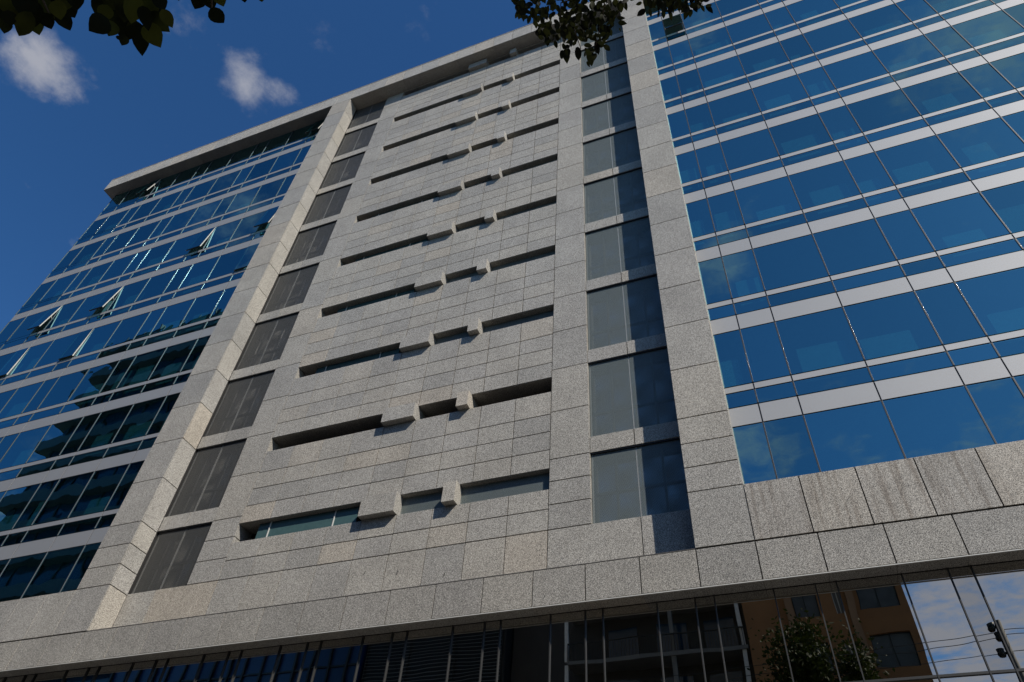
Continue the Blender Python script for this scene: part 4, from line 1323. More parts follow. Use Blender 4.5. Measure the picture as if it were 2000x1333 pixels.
(-0.282,1.373,5.776,0.31,0.67,-0.68,-0.35,-0.58,-0.73,0.05,0.024),
(-0.508,1.362,6.174,0.39,0.92,0.06,0.38,-0.1,-0.92,0.042,0.022),
(-0.443,1.534,5.921,0.54,0.4,-0.74,-0.05,-0.86,-0.51,0.045,0.018),
(-0.509,1.751,6.421,0.29,0.93,0.22,-0.01,0.23,-0.97,0.067,0.038),
(-0.364,1.579,6.273,-0.61,0.78,-0.14,-0.07,-0.23,-0.97,0.054,0.03),
(-0.399,1.393,5.794,-0.17,0.78,-0.61,0.45,-0.49,-0.75,0.045,0.025),
(-0.659,1.245,6,-0.56,0.71,-0.43,0.26,-0.35,-0.9,0.034,0.023),
(-0.433,1.476,6.404,-0.8,0.44,-0.4,0.06,-0.61,-0.79,0.051,0.033),
(-0.727,1.377,6.21,-0.37,0.92,-0.1,-0.1,-0.14,-0.98,0.058,0.033),
(-0.728,1.496,6.197,0.51,0.79,0.33,0.58,-0.03,-0.82,0.054,0.03),
(-0.401,1.327,5.789,-0.42,0.84,-0.34,0.16,-0.3,-0.94,0.047,0.027),
(-0.549,1.397,5.816,0.48,0.8,-0.35,0.3,-0.53,-0.8,0.052,0.03),
(-0.625,1.322,5.672,-0.33,0.94,0.12,-0.01,0.12,-0.99,0.048,0.022),
(-0.59,1.224,5.72,-0.31,0.59,-0.75,0.37,-0.65,-0.67,0.039,0.019),
(-0.688,1.505,6.084,0.17,0.97,-0.2,0.12,-0.22,-0.97,0.055,0.027),
(-0.533,1.642,6.121,-0.1,0.97,0.24,0.53,0.25,-0.81,0.068,0.035),
(-0.504,1.516,5.992,0.25,0.93,0.27,0.21,0.21,-0.95,0.048,0.026),
(-0.136,1.412,5.915,0.04,0.98,0.17,-0.11,0.17,-0.98,0.038,0.02),
(-0.656,1.377,5.969,-0.33,0.78,-0.53,0.46,-0.36,-0.81,0.05,0.032),
(-0.422,1.649,5.873,0.8,0.55,0.26,0.54,-0.44,-0.71,0.052,0.028),
(-0.607,1.43,6.191,-0.26,0.95,-0.15,-0.17,-0.2,-0.96,0.042,0.026),
(-0.716,1.395,6.385,-0.16,0.76,-0.62,0.52,-0.47,-0.71,0.039,0.024),
(-0.6,1.335,5.897,0.46,0.87,-0.15,0.11,-0.23,-0.97,0.035,0.018),
(-0.086,1.443,5.867,-0.57,0.69,0.44,-0.42,0.22,-0.88,0.045,0.022),
(-0.391,1.415,6.134,0.1,0.87,-0.47,0,-0.48,-0.88,0.045,0.028),
(-0.217,1.526,5.918,-0.72,0.4,-0.57,0.25,-0.62,-0.75,0.047,0.026),
(-0.244,1.441,6.076,-0.77,-0.05,-0.63,0.61,-0.35,-0.71,0.053,0.029),
(-0.595,1.356,5.604,0.69,0.63,-0.36,-0.18,-0.34,-0.92,0.058,0.03),
(-0.703,1.174,5.711,0.63,0.38,0.68,0.77,-0.17,-0.62,0.075,0.035),
(-0.717,1.449,6.306,-0.36,0.87,-0.34,-0.05,-0.39,-0.92,0.041,0.025),
(-0.426,1.484,6.33,-0.43,0.84,0.34,-0.15,0.3,-0.94,0.068,0.029),
(-0.672,1.566,6.03,0.42,0.9,0.1,0.13,0.05,-0.99,0.046,0.022),
(-0.562,1.437,5.763,-0.23,0.59,-0.78,0.38,-0.68,-0.62,0.043,0.022),
(-0.625,1.429,6.449,0.27,0.69,-0.67,-0.31,-0.6,-0.74,0.051,0.024),
(-0.407,1.784,6.257,-0.14,0.96,-0.26,0.11,-0.25,-0.96,0.061,0.037),
(-0.447,1.439,6.185,0.04,0.95,0.31,-0.33,0.31,-0.89,0.075,0.04),
(-0.468,1.434,6.131,0.03,0.98,0.21,0.06,0.21,-0.98,0.043,0.02),
(-0.239,1.56,6.099,-0.72,0.68,-0.14,0.26,0.07,-0.96,0.043,0.027),
(-0.243,1.479,5.762,0.05,0.99,0.1,0.31,0.08,-0.95,0.052,0.03),
(-0.189,1.442,5.84,0.39,0.81,-0.43,0.06,-0.49,-0.87,0.048,0.03),
(-0.602,1.166,5.618,-0.31,0.87,0.39,-0.05,0.39,-0.92,0.04,0.018),
(-0.569,1.233,5.838,-0.99,-0.08,0.15,-0.14,-0.03,-0.99,0.035,0.019),
(-0.525,1.338,5.908,-0.8,-0.24,-0.55,0.59,-0.34,-0.73,0.053,0.028),
(-0.351,1.357,5.978,-0.95,0.32,-0.03,-0.03,-0.17,-0.99,0.057,0.033),
(-0.307,1.443,5.725,0.18,0.69,-0.7,-0.37,-0.61,-0.7,0.047,0.026),
(-0.801,1.492,6.427,-0.16,0.5,-0.85,0.26,-0.81,-0.53,0.074,0.033),
(-0.225,1.578,6.327,0.03,0.86,-0.5,-0.41,-0.45,-0.79,0.057,0.038),
(-0.249,1.637,6.118,-0.76,0.4,-0.52,0.3,-0.48,-0.82,0.06,0.031),
(-0.48,1.679,6.443,0.22,0.9,0.38,0.2,0.34,-0.92,0.075,0.036),
(-0.595,1.534,6.349,-0.95,0.32,-0.01,-0.05,-0.16,-0.99,0.06,0.037),
(-0.594,1.692,6.225,-0.15,0.92,-0.37,0.33,-0.3,-0.89,0.041,0.023),
(-0.752,1.423,6.277,-0.99,0.13,-0.06,0.05,-0.07,-1,0.061,0.033),
(-0.306,1.697,6.269,0.18,0.53,-0.83,-0.2,-0.8,-0.56,0.065,0.028),
(-0.707,1.447,6.062,0.65,0.45,-0.61,-0.47,-0.39,-0.79,0.052,0.022),
(-0.69,1.479,6.494,-0.23,0.43,-0.87,0.45,-0.75,-0.49,0.053,0.02),
(-0.592,1.492,5.914,-0.91,-0.1,-0.41,0.4,-0.46,-0.79,0.058,0.036),
(-0.174,1.501,5.992,-0.42,0.53,-0.74,0.06,-0.79,-0.6,0.04,0.022),
(-0.506,1.552,6.117,-0.53,0.62,-0.57,0.32,-0.48,-0.82,0.037,0.022),
(-0.58,1.36,6.291,-0.23,0.88,0.41,0.15,0.44,-0.88,0.06,0.027),
(-0.193,1.465,5.885,0.22,0.77,-0.6,0.31,-0.64,-0.7,0.051,0.025),
(-0.343,1.563,6.511,0.66,0.65,0.37,0.62,-0.2,-0.76,0.078,0.043),
(-0.127,1.613,6.371,0.76,0.61,-0.24,-0.09,-0.26,-0.96,0.041,0.02),
(-0.441,1.332,5.734,0.96,0.09,0.25,0.27,-0.24,-0.93,0.057,0.034),
(-0.153,1.57,6.375,-0.85,0.53,0.08,-0.04,0.08,-1,0.048,0.025),
(-0.274,1.471,5.555,-0.95,0.26,0.18,-0.31,-0.59,-0.74,0.048,0.026),
(-0.586,1.581,6.341,0.56,0.83,-0.01,0.51,-0.36,-0.78,0.065,0.039),
(-0.466,1.47,5.77,-0.85,0.47,0.23,-0.23,0.07,-0.97,0.04,0.018),
(-0.37,1.354,5.684,-0.95,-0.31,-0.09,0.08,0.06,-1,0.042,0.021),
(-0.365,1.468,5.682,0.17,0.71,-0.68,-0.42,-0.57,-0.7,0.052,0.031),
(-0.684,1.255,5.75,-0.63,0.75,-0.19,0.18,-0.09,-0.98,0.044,0.03),
(-0.475,1.716,6.266,0.49,0.83,0.26,0.27,0.13,-0.95,0.048,0.025),
(-0.39,1.581,6.342,-0.24,0.97,-0.1,-0.19,-0.15,-0.97,0.039,0.023),
(-0.502,1.233,5.751,-0.82,0.27,0.51,-0.57,-0.28,-0.77,0.05,0.019),
(-0.548,1.6,6.284,-0.51,0.29,-0.81,0.64,-0.51,-0.58,0.054,0.029),
(-0.47,1.72,6.465,-0.03,0.58,-0.81,0.4,-0.74,-0.54,0.061,0.034),
(-0.744,1.489,6.353,-0.71,-0.69,-0.15,0.45,-0.27,-0.86,0.061,0.031),
(-0.578,1.227,5.703,0.98,0.06,-0.2,-0.18,-0.31,-0.93,0.036,0.019),
(-0.681,1.348,6.094,-0.85,0.44,0.28,-0.26,0.11,-0.96,0.049,0.025),
(-0.572,1.439,5.791,-0.09,0.68,-0.73,-0.12,-0.73,-0.67,0.045,0.027),
(-0.412,1.548,6.376,-0.63,0.7,-0.33,-0.05,-0.46,-0.89,0.039,0.024),
(-0.416,1.56,5.885,0.12,0.82,-0.57,0.43,-0.56,-0.71,0.046,0.027),
(-0.55,1.704,6.346,0.77,0.64,-0.02,0.13,-0.19,-0.97,0.069,0.034),
(-0.427,1.561,6.427,0.94,0.31,0.17,0.33,-0.57,-0.75,0.04,0.019),
(-0.52,1.518,5.654,0.05,0.96,-0.29,0.34,-0.29,-0.9,0.042,0.028),
(-0.654,1.437,6.441,0.08,1,-0.01,0.31,-0.04,-0.95,0.061,0.039),
(-0.603,1.499,5.921,0.15,0.48,-0.86,0.51,-0.78,-0.35,0.047,0.02),
(-0.355,1.572,6.196,-0.9,0.28,-0.33,0.3,-0.17,-0.94,0.039,0.022),
(-0.383,1.41,5.679,0.34,0.61,-0.72,-0.1,-0.73,-0.67,0.065,0.027),
(-0.63,1.306,6.06,-0.74,0.3,-0.6,0.32,-0.63,-0.71,0.062,0.035),
(-0.451,1.341,6.029,-0.94,-0.07,-0.32,0.3,-0.59,-0.75,0.036,0.017),
(-0.273,1.355,5.676,-0.54,0.83,-0.1,-0.24,-0.27,-0.93,0.034,0.018),
(-0.553,1.665,6.052,-0.12,0.66,-0.75,0.49,-0.61,-0.62,0.064,0.031),
(-0.417,1.56,6.313,-0.68,-0.35,-0.65,0.72,-0.14,-0.67,0.081,0.031),
(-0.545,1.564,5.771,0.21,0.89,0.4,0.43,0.29,-0.86,0.055,0.024),
(-0.755,1.292,6.112,-0.16,0.59,-0.79,0.15,-0.78,-0.61,0.05,0.024),
(-0.634,1.256,5.809,0.48,0.74,0.46,0.83,-0.22,-0.51,0.046,0.022),
(-0.408,1.256,5.657,-0.23,0.97,0.08,0.28,0.15,-0.95,0.037,0.022),
(-0.766,1.253,5.948,0.84,0.54,0.06,0.15,-0.11,-0.98,0.042,0.026),
(-0.626,1.342,5.949,-0.7,0.61,0.38,-0.37,0.15,-0.92,0.074,0.031),
(-0.358,1.574,6.51,0.09,0.9,-0.43,0.2,-0.44,-0.88,0.04,0.026),
(-0.315,1.609,6.135,-0.68,0.64,0.35,-0.46,-0,-0.89,0.062,0.034),
(-0.273,1.448,5.711,-0.55,0.83,-0.05,0.03,-0.04,-1,0.055,0.038),
(-0.241,1.41,5.678,-0.11,0.6,-0.79,0.01,-0.79,-0.61,0.044,0.02),
(-0.209,1.55,6.294,-0.07,0.98,0.17,0.1,0.18,-0.98,0.048,0.029),
(-0.395,1.337,5.607,0.07,0.5,-0.87,-0.22,-0.84,-0.5,0.066,0.029),
(-0.405,1.394,5.914,0.56,0.78,0.27,0.1,0.25,-0.96,0.051,0.027),
(-0.329,1.678,6.131,-0.77,0.64,-0.03,-0.05,-0.11,-0.99,0.037,0.018),
(-0.552,1.246,5.772,-0.95,0.17,-0.24,0.18,-0.31,-0.93,0.042,0.025),
(-0.363,1.694,6.049,-0.34,0.53,-0.77,-0.09,-0.84,-0.54,0.061,0.027),
(-0.585,1.589,6.276,-0.71,0.65,0.27,-0.24,0.13,-0.96,0.052,0.025),
(-0.505,1.682,6.32,-0.59,0.8,-0.13,0.21,-0.01,-0.98,0.038,0.024),
(-0.503,1.516,6.045,-0.97,0.03,0.24,-0.23,-0.41,-0.88,0.045,0.023),
(-0.505,1.281,5.794,0.66,0.59,0.47,0.36,0.3,-0.88,0.05,0.027),
(-0.726,1.324,6.332,-0.08,0.72,-0.69,0.09,-0.69,-0.72,0.056,0.035),
(-0.166,1.646,6.433,-0.11,0.99,-0.13,-0.21,-0.15,-0.97,0.065,0.039),
(-0.679,1.444,6.334,-0.29,0.48,-0.83,0.64,-0.55,-0.54,0.046,0.025),
(-0.202,1.341,5.723,-0.02,0.91,0.42,-0.36,0.39,-0.85,0.046,0.023),
(-0.502,1.476,5.977,0.67,0.56,0.48,0.66,-0.16,-0.73,0.074,0.036),
(-0.285,1.449,5.999,0.8,0.03,-0.6,-0.47,-0.6,-0.65,0.067,0.028),
(-0.523,1.696,6.247,-0.74,-0.1,-0.66,0.66,0.09,-0.75,0.076,0.032),
(-0.265,1.448,5.868,0.38,0.91,-0.16,0.3,-0.29,-0.91,0.036,0.022),
(-0.635,1.637,6.448,0.31,0.86,-0.41,-0.16,-0.38,-0.91,0.053,0.03),
(-0.513,1.346,5.616,-0.18,0.9,0.39,0.25,0.43,-0.87,0.065,0.026),
(-0.472,1.496,5.766,0.36,0.93,-0.09,0.43,-0.25,-0.87,0.055,0.032),
(-0.549,1.705,6.391,0.61,0.66,-0.43,-0.04,-0.52,-0.85,0.052,0.025),
(-0.409,1.537,6.003,-0.02,0.52,-0.85,0.1,-0.85,-0.52,0.047,0.019),
(-0.471,1.512,6.48,-0.96,-0.13,-0.25,0.27,-0.62,-0.73,0.044,0.025),
(-0.44,1.499,6.286,-0.66,0.64,-0.39,0.13,-0.42,-0.9,0.057,0.031),
(-0.182,1.406,5.634,-0.66,0.48,-0.58,0.34,-0.49,-0.8,0.037,0.022),
(-0.292,1.319,5.753,-0.18,0.98,0.08,0.25,0.12,-0.96,0.051,0.031),
(-0.52,1.587,6.407,-0.95,0.16,-0.25,0.16,-0.47,-0.87,0.039,0.023),
(-0.616,1.294,5.711,-0.6,0.68,0.42,-0.35,0.24,-0.9,0.054,0.026),
(-0.553,1.357,5.541,0.58,0.67,0.47,0.69,-0.11,-0.71,0.054,0.026),
(-0.3,1.707,6.247,0.16,0.99,0.03,0.12,0.01,-0.99,0.063,0.038),
(-0.812,1.413,6.399,0.74,0.37,-0.56,-0.1,-0.76,-0.64,0.078,0.032),
(-0.44,1.689,6.339,0.35,0.66,-0.66,-0.35,-0.56,-0.75,0.069,0.041),
(-0.419,1.44,5.835,-0.76,-0.3,-0.57,0.58,0.06,-0.81,0.063,0.025),
(-0.696,1.63,6.443,0.73,0.55,-0.41,-0.33,-0.23,-0.91,0.067,0.035),
(-0.106,1.355,5.649,-0.75,0.28,0.6,-0.66,-0.43,-0.62,0.049,0.024),
(-0.312,1.37,5.802,-0.12,0.44,-0.89,0.28,-0.84,-0.45,0.067,0.029),
(-0.507,1.479,6.285,-0.45,0.77,-0.45,0.37,-0.29,-0.88,0.045,0.028),
(-0.598,1.425,5.791,-0.34,0.91,-0.25,-0.03,-0.28,-0.96,0.051,0.032),
(-0.745,1.405,6.184,-0.6,0.69,0.41,-0.52,0.06,-0.85,0.082,0.039),
(-0.306,1.568,6.418,-0.89,-0.27,-0.37,0.45,-0.41,-0.79,0.064,0.037),
(-0.371,1.521,5.936,-0.86,0.44,0.26,-0.27,0.03,-0.96,0.064,0.034),
(-0.342,1.389,5.704,0.09,0.57,-0.82,0.14,-0.82,-0.55,0.059,0.026),
(-0.319,1.715,6.271,-0.13,0.99,0.05,-0.34,0.01,-0.94,0.044,0.025),
(-0.229,1.393,5.804,0.14,0.62,-0.77,0.36,-0.76,-0.54,0.059,0.029),
(-0.416,1.659,6.092,0.74,0.67,0.05,0.38,-0.35,-0.86,0.062,0.031),
(-0.638,1.277,5.77,0.13,0.98,-0.13,0.19,-0.15,-0.97,0.04,0.023),
(-0.601,1.175,5.667,-0.94,0.05,-0.33,0.31,-0.28,-0.91,0.055,0.026),
(-0.762,1.351,6.043,-0.68,0.72,-0.16,0.24,0.01,-0.97,0.05,0.027),
(-0.448,1.487,6.014,-0.8,0.59,0.1,-0.14,-0.02,-0.99,0.06,0.031),
(-0.76,1.327,6.073,0.32,0.74,-0.59,-0.09,-0.6,-0.8,0.062,0.038),
(-0.39,1.513,6.048,0.25,0.77,-0.59,-0.23,-0.54,-0.81,0.037,0.021),
(-0.494,1.381,5.563,-0.08,0.97,0.22,-0.12,0.21,-0.97,0.064,0.03),
(-0.429,1.279,5.584,0.73,0.31,0.61,0.64,0.02,-0.77,0.066,0.027),
(-0.527,1.48,5.764,0.69,0.25,-0.67,-0.49,-0.52,-0.7,0.058,0.027),
(-0.435,1.488,6.492,-0.73,0.13,-0.67,0.5,-0.57,-0.65,0.065,0.031),
(-0.256,1.393,5.607,-0.08,0.5,-0.86,0.44,-0.75,-0.48,0.056,0.026),
(-0.436,1.356,5.562,0.33,0.89,0.32,0.12,0.29,-0.95,0.045,0.02),
(-0.318,1.561,5.968,0.18,0.66,-0.72,-0.28,-0.67,-0.69,0.048,0.027),
(-0.718,1.193,5.711,0.58,0.59,0.56,0.58,0.19,-0.79,0.064,0.03),
(-0.449,1.314,5.598,-0.08,0.88,-0.46,0.06,-0.46,-0.89,0.038,0.02),
(-0.371,1.726,6.378,0.45,0.86,-0.25,0.15,-0.35,-0.93,0.067,0.043),
(-0.366,1.612,5.988,0.48,0.87,-0.09,0.12,-0.16,-0.98,0.042,0.023),
(-0.539,1.281,5.859,-0.1,0.98,0.2,0.5,0.22,-0.84,0.064,0.037),
(-0.655,1.391,6.391,0.65,0.58,0.49,0.31,0.39,-0.87,0.079,0.032),
(-0.529,1.216,5.75,0.65,0.38,-0.66,-0.42,-0.54,-0.73,0.061,0.026),
(0.195,1.675,6.081,-0.58,0.75,0.32,-0.5,-0.01,-0.87,0.051,0.025),
(0.199,1.494,5.774,-0.98,-0.12,-0.12,0.16,-0.34,-0.93,0.048,0.03),
(-0.019,1.459,5.957,0.16,0.96,0.23,-0.34,0.27,-0.9,0.052,0.03),
(0.281,1.629,6.104,-0.8,-0.26,-0.53,0.59,-0.26,-0.76,0.079,0.041),
(0.178,1.477,5.809,0.09,0.65,-0.76,0.45,-0.71,-0.55,0.066,0.036),
(0.278,1.642,6.173,-0.45,0.79,-0.42,-0.17,-0.53,-0.83,0.046,0.026),
(0.037,1.601,6.372,-0.01,0.93,0.38,-0.29,0.36,-0.89,0.088,0.042),
(0.029,1.541,6.019,-0.07,1,0.07,0.22,0.08,-0.97,0.056,0.036),
(0.075,1.725,6.493,0.01,0.6,-0.8,-0.12,-0.79,-0.6,0.069,0.031),
(0.229,1.462,5.566,-0.6,0.49,-0.64,0.49,-0.4,-0.77,0.05,0.028),
(0.039,1.508,5.75,0.49,0.87,0.1,0.2,0,-0.98,0.06,0.034),
(0.055,1.612,6.225,0.57,0.57,-0.59,-0.16,-0.63,-0.76,0.073,0.045),
(0.162,1.69,6.401,0.8,0.44,0.42,0.54,-0.22,-0.81,0.068,0.034),
(0.034,1.373,5.582,0.33,0.45,-0.83,-0,-0.88,-0.48,0.068,0.028),
(0.328,1.736,6.212,-0.77,-0.27,-0.58,0.6,0.02,-0.8,0.066,0.029),
(0.019,1.454,5.69,0.64,0.48,-0.6,-0.42,-0.44,-0.79,0.064,0.029),
(0.091,1.634,6.1,-0.19,0.81,-0.55,0.21,-0.52,-0.83,0.052,0.035),
(0.164,1.691,6.359,0.72,0.61,-0.33,-0.06,-0.42,-0.9,0.053,0.029),
(0.07,1.543,5.89,0.93,-0.38,0.04,-0.14,-0.43,-0.89,0.051,0.034),
(0.33,1.578,5.901,-0.71,0.38,-0.59,0.27,-0.63,-0.73,0.061,0.033),
(0.105,1.563,6.066,-0.58,0.39,-0.72,0.67,-0.27,-0.69,0.064,0.035),
(0.065,1.456,5.63,-0.46,0.74,0.49,-0.75,-0.04,-0.66,0.08,0.032),
(0.174,1.534,5.621,-0.74,-0.36,-0.57,0.66,-0.21,-0.72,0.055,0.024),
(0.041,1.621,6.128,-0.4,0.61,-0.68,0.42,-0.54,-0.73,0.064,0.036),
(0.095,1.483,5.705,-0.63,0.77,-0.08,-0.05,-0.15,-0.99,0.042,0.028),
(0.105,1.55,5.903,0.73,0.42,0.54,0.57,0.05,-0.82,0.058,0.024),
(0.057,1.613,6.113,-0.23,0.66,-0.71,0.33,-0.63,-0.7,0.064,0.038),
(0.085,1.467,5.754,-0.69,0.38,0.61,-0.71,-0.5,-0.5,0.068,0.029),
(0.087,1.447,5.545,-0.47,0.88,-0.08,-0.19,-0.19,-0.96,0.055,0.031),
(0.253,1.66,6.228,-0.53,0.81,0.23,-0.3,0.07,-0.95,0.059,0.036),
(0.143,1.746,6.391,-0.4,0.85,-0.34,0.01,-0.37,-0.93,0.061,0.037),
(0.27,1.785,6.456,0.7,0.42,-0.58,-0.42,-0.42,-0.81,0.062,0.034),
(-0.015,1.59,6.108,0.44,0.83,-0.34,-0.11,-0.32,-0.94,0.056,0.031),
(0.025,1.493,5.861,-0.31,0.62,-0.72,0.33,-0.64,-0.69,0.056,0.03),
(0.069,1.488,5.777,0.84,0.48,-0.24,0.09,-0.57,-0.82,0.058,0.037),
(0.125,1.519,5.776,-0.25,0.73,-0.63,0.39,-0.52,-0.76,0.045,0.025),
(0.165,1.436,5.592,0.39,0.9,0.17,0.08,0.15,-0.99,0.048,0.025),
(0.144,1.538,5.784,0.46,0.88,0.09,-0.08,0.14,-0.99,0.055,0.028),
(0.324,1.621,6.09,0.2,0.61,-0.76,-0.37,-0.67,-0.64,0.065,0.039),
(0.292,1.494,5.699,-0.96,-0.12,-0.24,0.26,-0.23,-0.94,0.048,0.03),
(0.037,1.474,5.775,-0.33,0.92,-0.2,0.08,-0.18,-0.98,0.056,0.035),
(0.19,1.71,6.392,0.59,0.72,0.36,0.38,0.15,-0.91,0.084,0.042),
(0.019,1.572,6.131,-0.04,0.9,-0.43,0.44,-0.37,-0.82,0.049,0.029),
(0.099,1.665,6.175,-0.31,0.4,-0.86,-0.17,-0.91,-0.37,0.071,0.031),
(0.106,1.519,5.875,-0.06,0.74,-0.67,-0.16,-0.67,-0.73,0.058,0.035),
(0.034,1.665,6.338,-0.7,0.71,0.07,-0.29,-0.19,-0.94,0.059,0.032),
(0.249,1.484,5.705,-0.81,0.41,0.42,-0.54,-0.21,-0.82,0.066,0.033),
(0.023,1.629,6.29,0.39,0.86,-0.32,0.17,-0.41,-0.9,0.053,0.034),
(0.07,1.681,6.384,0.01,1,-0.1,-0.29,-0.09,-0.95,0.049,0.029),
(-0.01,1.644,6.399,0.64,0.6,-0.47,-0.06,-0.57,-0.82,0.067,0.037),
(0.093,1.414,5.635,0.17,0.92,-0.34,-0.08,-0.33,-0.94,0.053,0.034),
(0.139,1.662,6.227,-0.74,0.33,-0.59,0.2,-0.72,-0.66,0.051,0.026),
(0.036,1.542,5.95,-0.09,0.99,0.1,0.39,0.13,-0.91,0.062,0.034),
(0.112,1.745,6.356,-0.13,0.79,-0.6,-0.13,-0.61,-0.78,0.059,0.032),
(0.088,1.383,5.608,0.32,0.95,-0.02,0.23,-0.1,-0.97,0.055,0.035),
(0.272,1.77,6.413,-0.83,-0.25,0.51,-0.41,-0.36,-0.84,0.061,0.038),
(0.178,1.545,5.799,-0.5,0.85,0.13,-0.2,0.03,-0.98,0.061,0.031),
(0.099,1.538,5.878,-0.31,0.94,0.14,-0.4,-0,-0.92,0.054,0.03),
(-0.02,1.56,6.074,0.06,0.97,-0.25,0.11,-0.25,-0.96,0.064,0.033),
(0.229,1.632,6.077,-0.44,0.53,-0.72,0.28,-0.68,-0.67,0.062,0.035),
(0.078,1.733,6.44,-0.39,0.57,-0.73,0.07,-0.76,-0.64,0.076,0.041),
(0.228,1.704,6.447,-0.37,0.69,-0.62,0.2,-0.59,-0.78,0.066,0.034),
(0.114,1.644,6.356,-0.28,0.93,-0.23,-0.34,-0.32,-0.88,0.051,0.032),
(0.021,1.674,6.396,-0.44,0.87,-0.24,0.28,-0.12,-0.95,0.05,0.031),
(0.17,1.734,6.356,-0.8,0.09,0.59,-0.59,-0.15,-0.79,0.058,0.026),
(0.064,1.371,5.614,0.5,0.67,-0.55,0.07,-0.67,-0.74,0.063,0.033),
(0.091,1.479,5.859,-0.89,0.43,0.13,-0.22,-0.17,-0.96,0.043,0.023),
(0.16,1.69,6.18,-0.14,0.51,-0.85,0.09,-0.85,-0.52,0.067,0.036),
(0.104,1.439,5.69,-0.7,0.09,-0.71,0.67,-0.24,-0.7,0.071,0.036),
(0.114,1.505,5.849,0.5,0.84,0.21,0.41,-0.02,-0.91,0.052,0.027),
(0.306,1.772,6.358,-0.71,0.58,0.39,-0.28,0.28,-0.92,0.064,0.037),
(0.027,1.572,6.177,-0.77,0.6,0.21,-0.16,0.15,-0.98,0.058,0.036),
(0.106,1.555,6.087,0.69,0.72,-0.05,-0.07,-0,-1,0.053,0.029),
(0.146,1.743,6.47,0.33,0.86,-0.4,0.13,-0.46,-0.88,0.051,0.028),
(0.229,1.681,6.3,-0.26,0.79,-0.56,-0.27,-0.62,-0.74,0.055,0.033),
(0.137,1.598,6.138,-0.78,0.04,-0.63,0.45,-0.66,-0.6,0.052,0.025),
(0.132,1.621,6.209,0.64,0.29,-0.71,-0.19,-0.84,-0.51,0.062,0.028),
(0.254,1.644,6.009,-0.22,0.54,-0.81,0.64,-0.55,-0.54,0.067,0.037),
(0.169,1.75,6.37,-0.02,0.99,0.1,-0.1,0.1,-0.99,0.051,0.029),
(-0.063,1.698,6.432,0.75,-0.03,-0.66,-0.64,-0.31,-0.7,0.087,0.042),
(0.265,1.476,5.623,0.37,0.93,0.08,0.46,-0.11,-0.88,0.058,0.035),
(0.222,1.528,5.772,0.19,0.96,0.21,0.46,0.1,-0.88,0.07,0.032),
(0.066,1.683,6.31,0.32,0.76,-0.57,-0.1,-0.57,-0.81,0.061,0.03),
(0.167,1.487,5.871,-0.07,0.47,-0.88,0.33,-0.82,-0.47,0.074,0.032),
(0.196,1.661,6.031,0.84,0.23,-0.49,-0.25,-0.64,-0.72,0.067,0.035),
(0.16,1.697,6.35,-0.37,0.34,-0.86,0.41,-0.78,-0.48,0.062,0.032),
(0.272,1.431,5.566,-0.13,0.55,-0.83,0.09,-0.82,-0.56,0.067,0.037),
(0.287,1.621,6.119,-0.29,0.5,-0.82,-0.01,-0.85,-0.52,0.054,0.029),
(0.183,1.65,6.007,-0.81,0.59,0.03,0.03,0.09,-1,0.059,0.04),
(0.238,1.509,5.765,0.58,0.8,0.18,0.43,-0.1,-0.9,0.055,0.03),
(0.318,1.651,6.111,0.48,0.36,-0.8,-0.72,-0.35,-0.6,0.057,0.028),
(0.104,1.618,6.169,-0.17,0.98,-0.11,-0,-0.11,-0.99,0.066,0.04),
(0.284,1.514,5.786,-0.2,0.92,-0.32,-0.35,-0.38,-0.86,0.039,0.021),
(0.167,1.607,5.962,0.02,0.62,-0.79,0.11,-0.78,-0.61,0.073,0.035),
(0.184,1.816,6.469,-0.34,0.46,-0.82,0.38,-0.73,-0.57,0.063,0.03),
(0.364,1.778,6.443,-0.48,0.68,-0.55,-0.3,-0.71,-0.63,0.056,0.036),
(0.265,1.638,6.104,0.17,0.98,0.04,0.1,0.03,-0.99,0.063,0.038),
(-0.027,1.716,6.362,0.77,-0.53,-0.36,-0.42,0.01,-0.91,0.069,0.04),
(0.146,1.547,5.868,-0.48,0.74,-0.46,-0.05,-0.55,-0.83,0.057,0.038),
(0.206,1.728,6.313,-0.79,0.61,-0.08,0.12,0.03,-0.99,0.051,0.038),
(-0.557,1.628,5.956,-0.1,0.72,-0.69,0.3,-0.64,-0.71,0.101,0.037),
(-0.559,1.578,5.816,-0.36,0.93,-0.01,-0.11,-0.06,-0.99,0.063,0.023),
(-0.529,1.621,5.915,-0.73,0.58,-0.36,0.21,-0.31,-0.93,0.059,0.02),
(-0.438,1.486,5.537,-0.2,0.98,-0.08,0.12,-0.06,-0.99,0.083,0.034),
(-0.426,1.686,5.982,-0.12,0.99,0.03,0.21,0.06,-0.98,0.128,0.051),
(-0.389,1.742,6.166,-0.09,0.99,-0.09,0.29,-0.06,-0.95,0.081,0.042),
(-0.433,1.653,5.723,0.21,0.85,-0.48,0.17,-0.51,-0.84,0.039,0.029),
(-0.212,1.527,5.864,0.89,0.23,-0.39,-0.33,-0.24,-0.91,0.056,0.029),
(-0.223,1.624,6.058,0.82,0.24,-0.52,-0.35,-0.5,-0.79,0.066,0.031),
(-0.306,1.563,5.637,0.45,0.89,0.05,0.19,-0.04,-0.98,0.051,0.028),
(-0.214,1.596,5.888,0.02,0.97,-0.22,-0.33,-0.2,-0.92,0.021,0.023),
(-0.37,1.724,6.048,0.98,0.08,0.16,0.18,-0.43,-0.89,0.039,0.031),
(-0.061,1.599,6.166,-0.99,0.09,0.12,-0.13,-0.03,-0.99,0.039,0.028),
(-0.049,1.537,5.872,-0.82,0.49,0.3,-0.25,0.17,-0.95,0.071,0.033),
(-0.028,1.582,5.972,0.01,1,0.08,-0.02,0.08,-1,0.051,0.03),
(0.02,1.485,5.628,-0.39,0.77,-0.5,0.4,-0.34,-0.85,0.033,0.028),
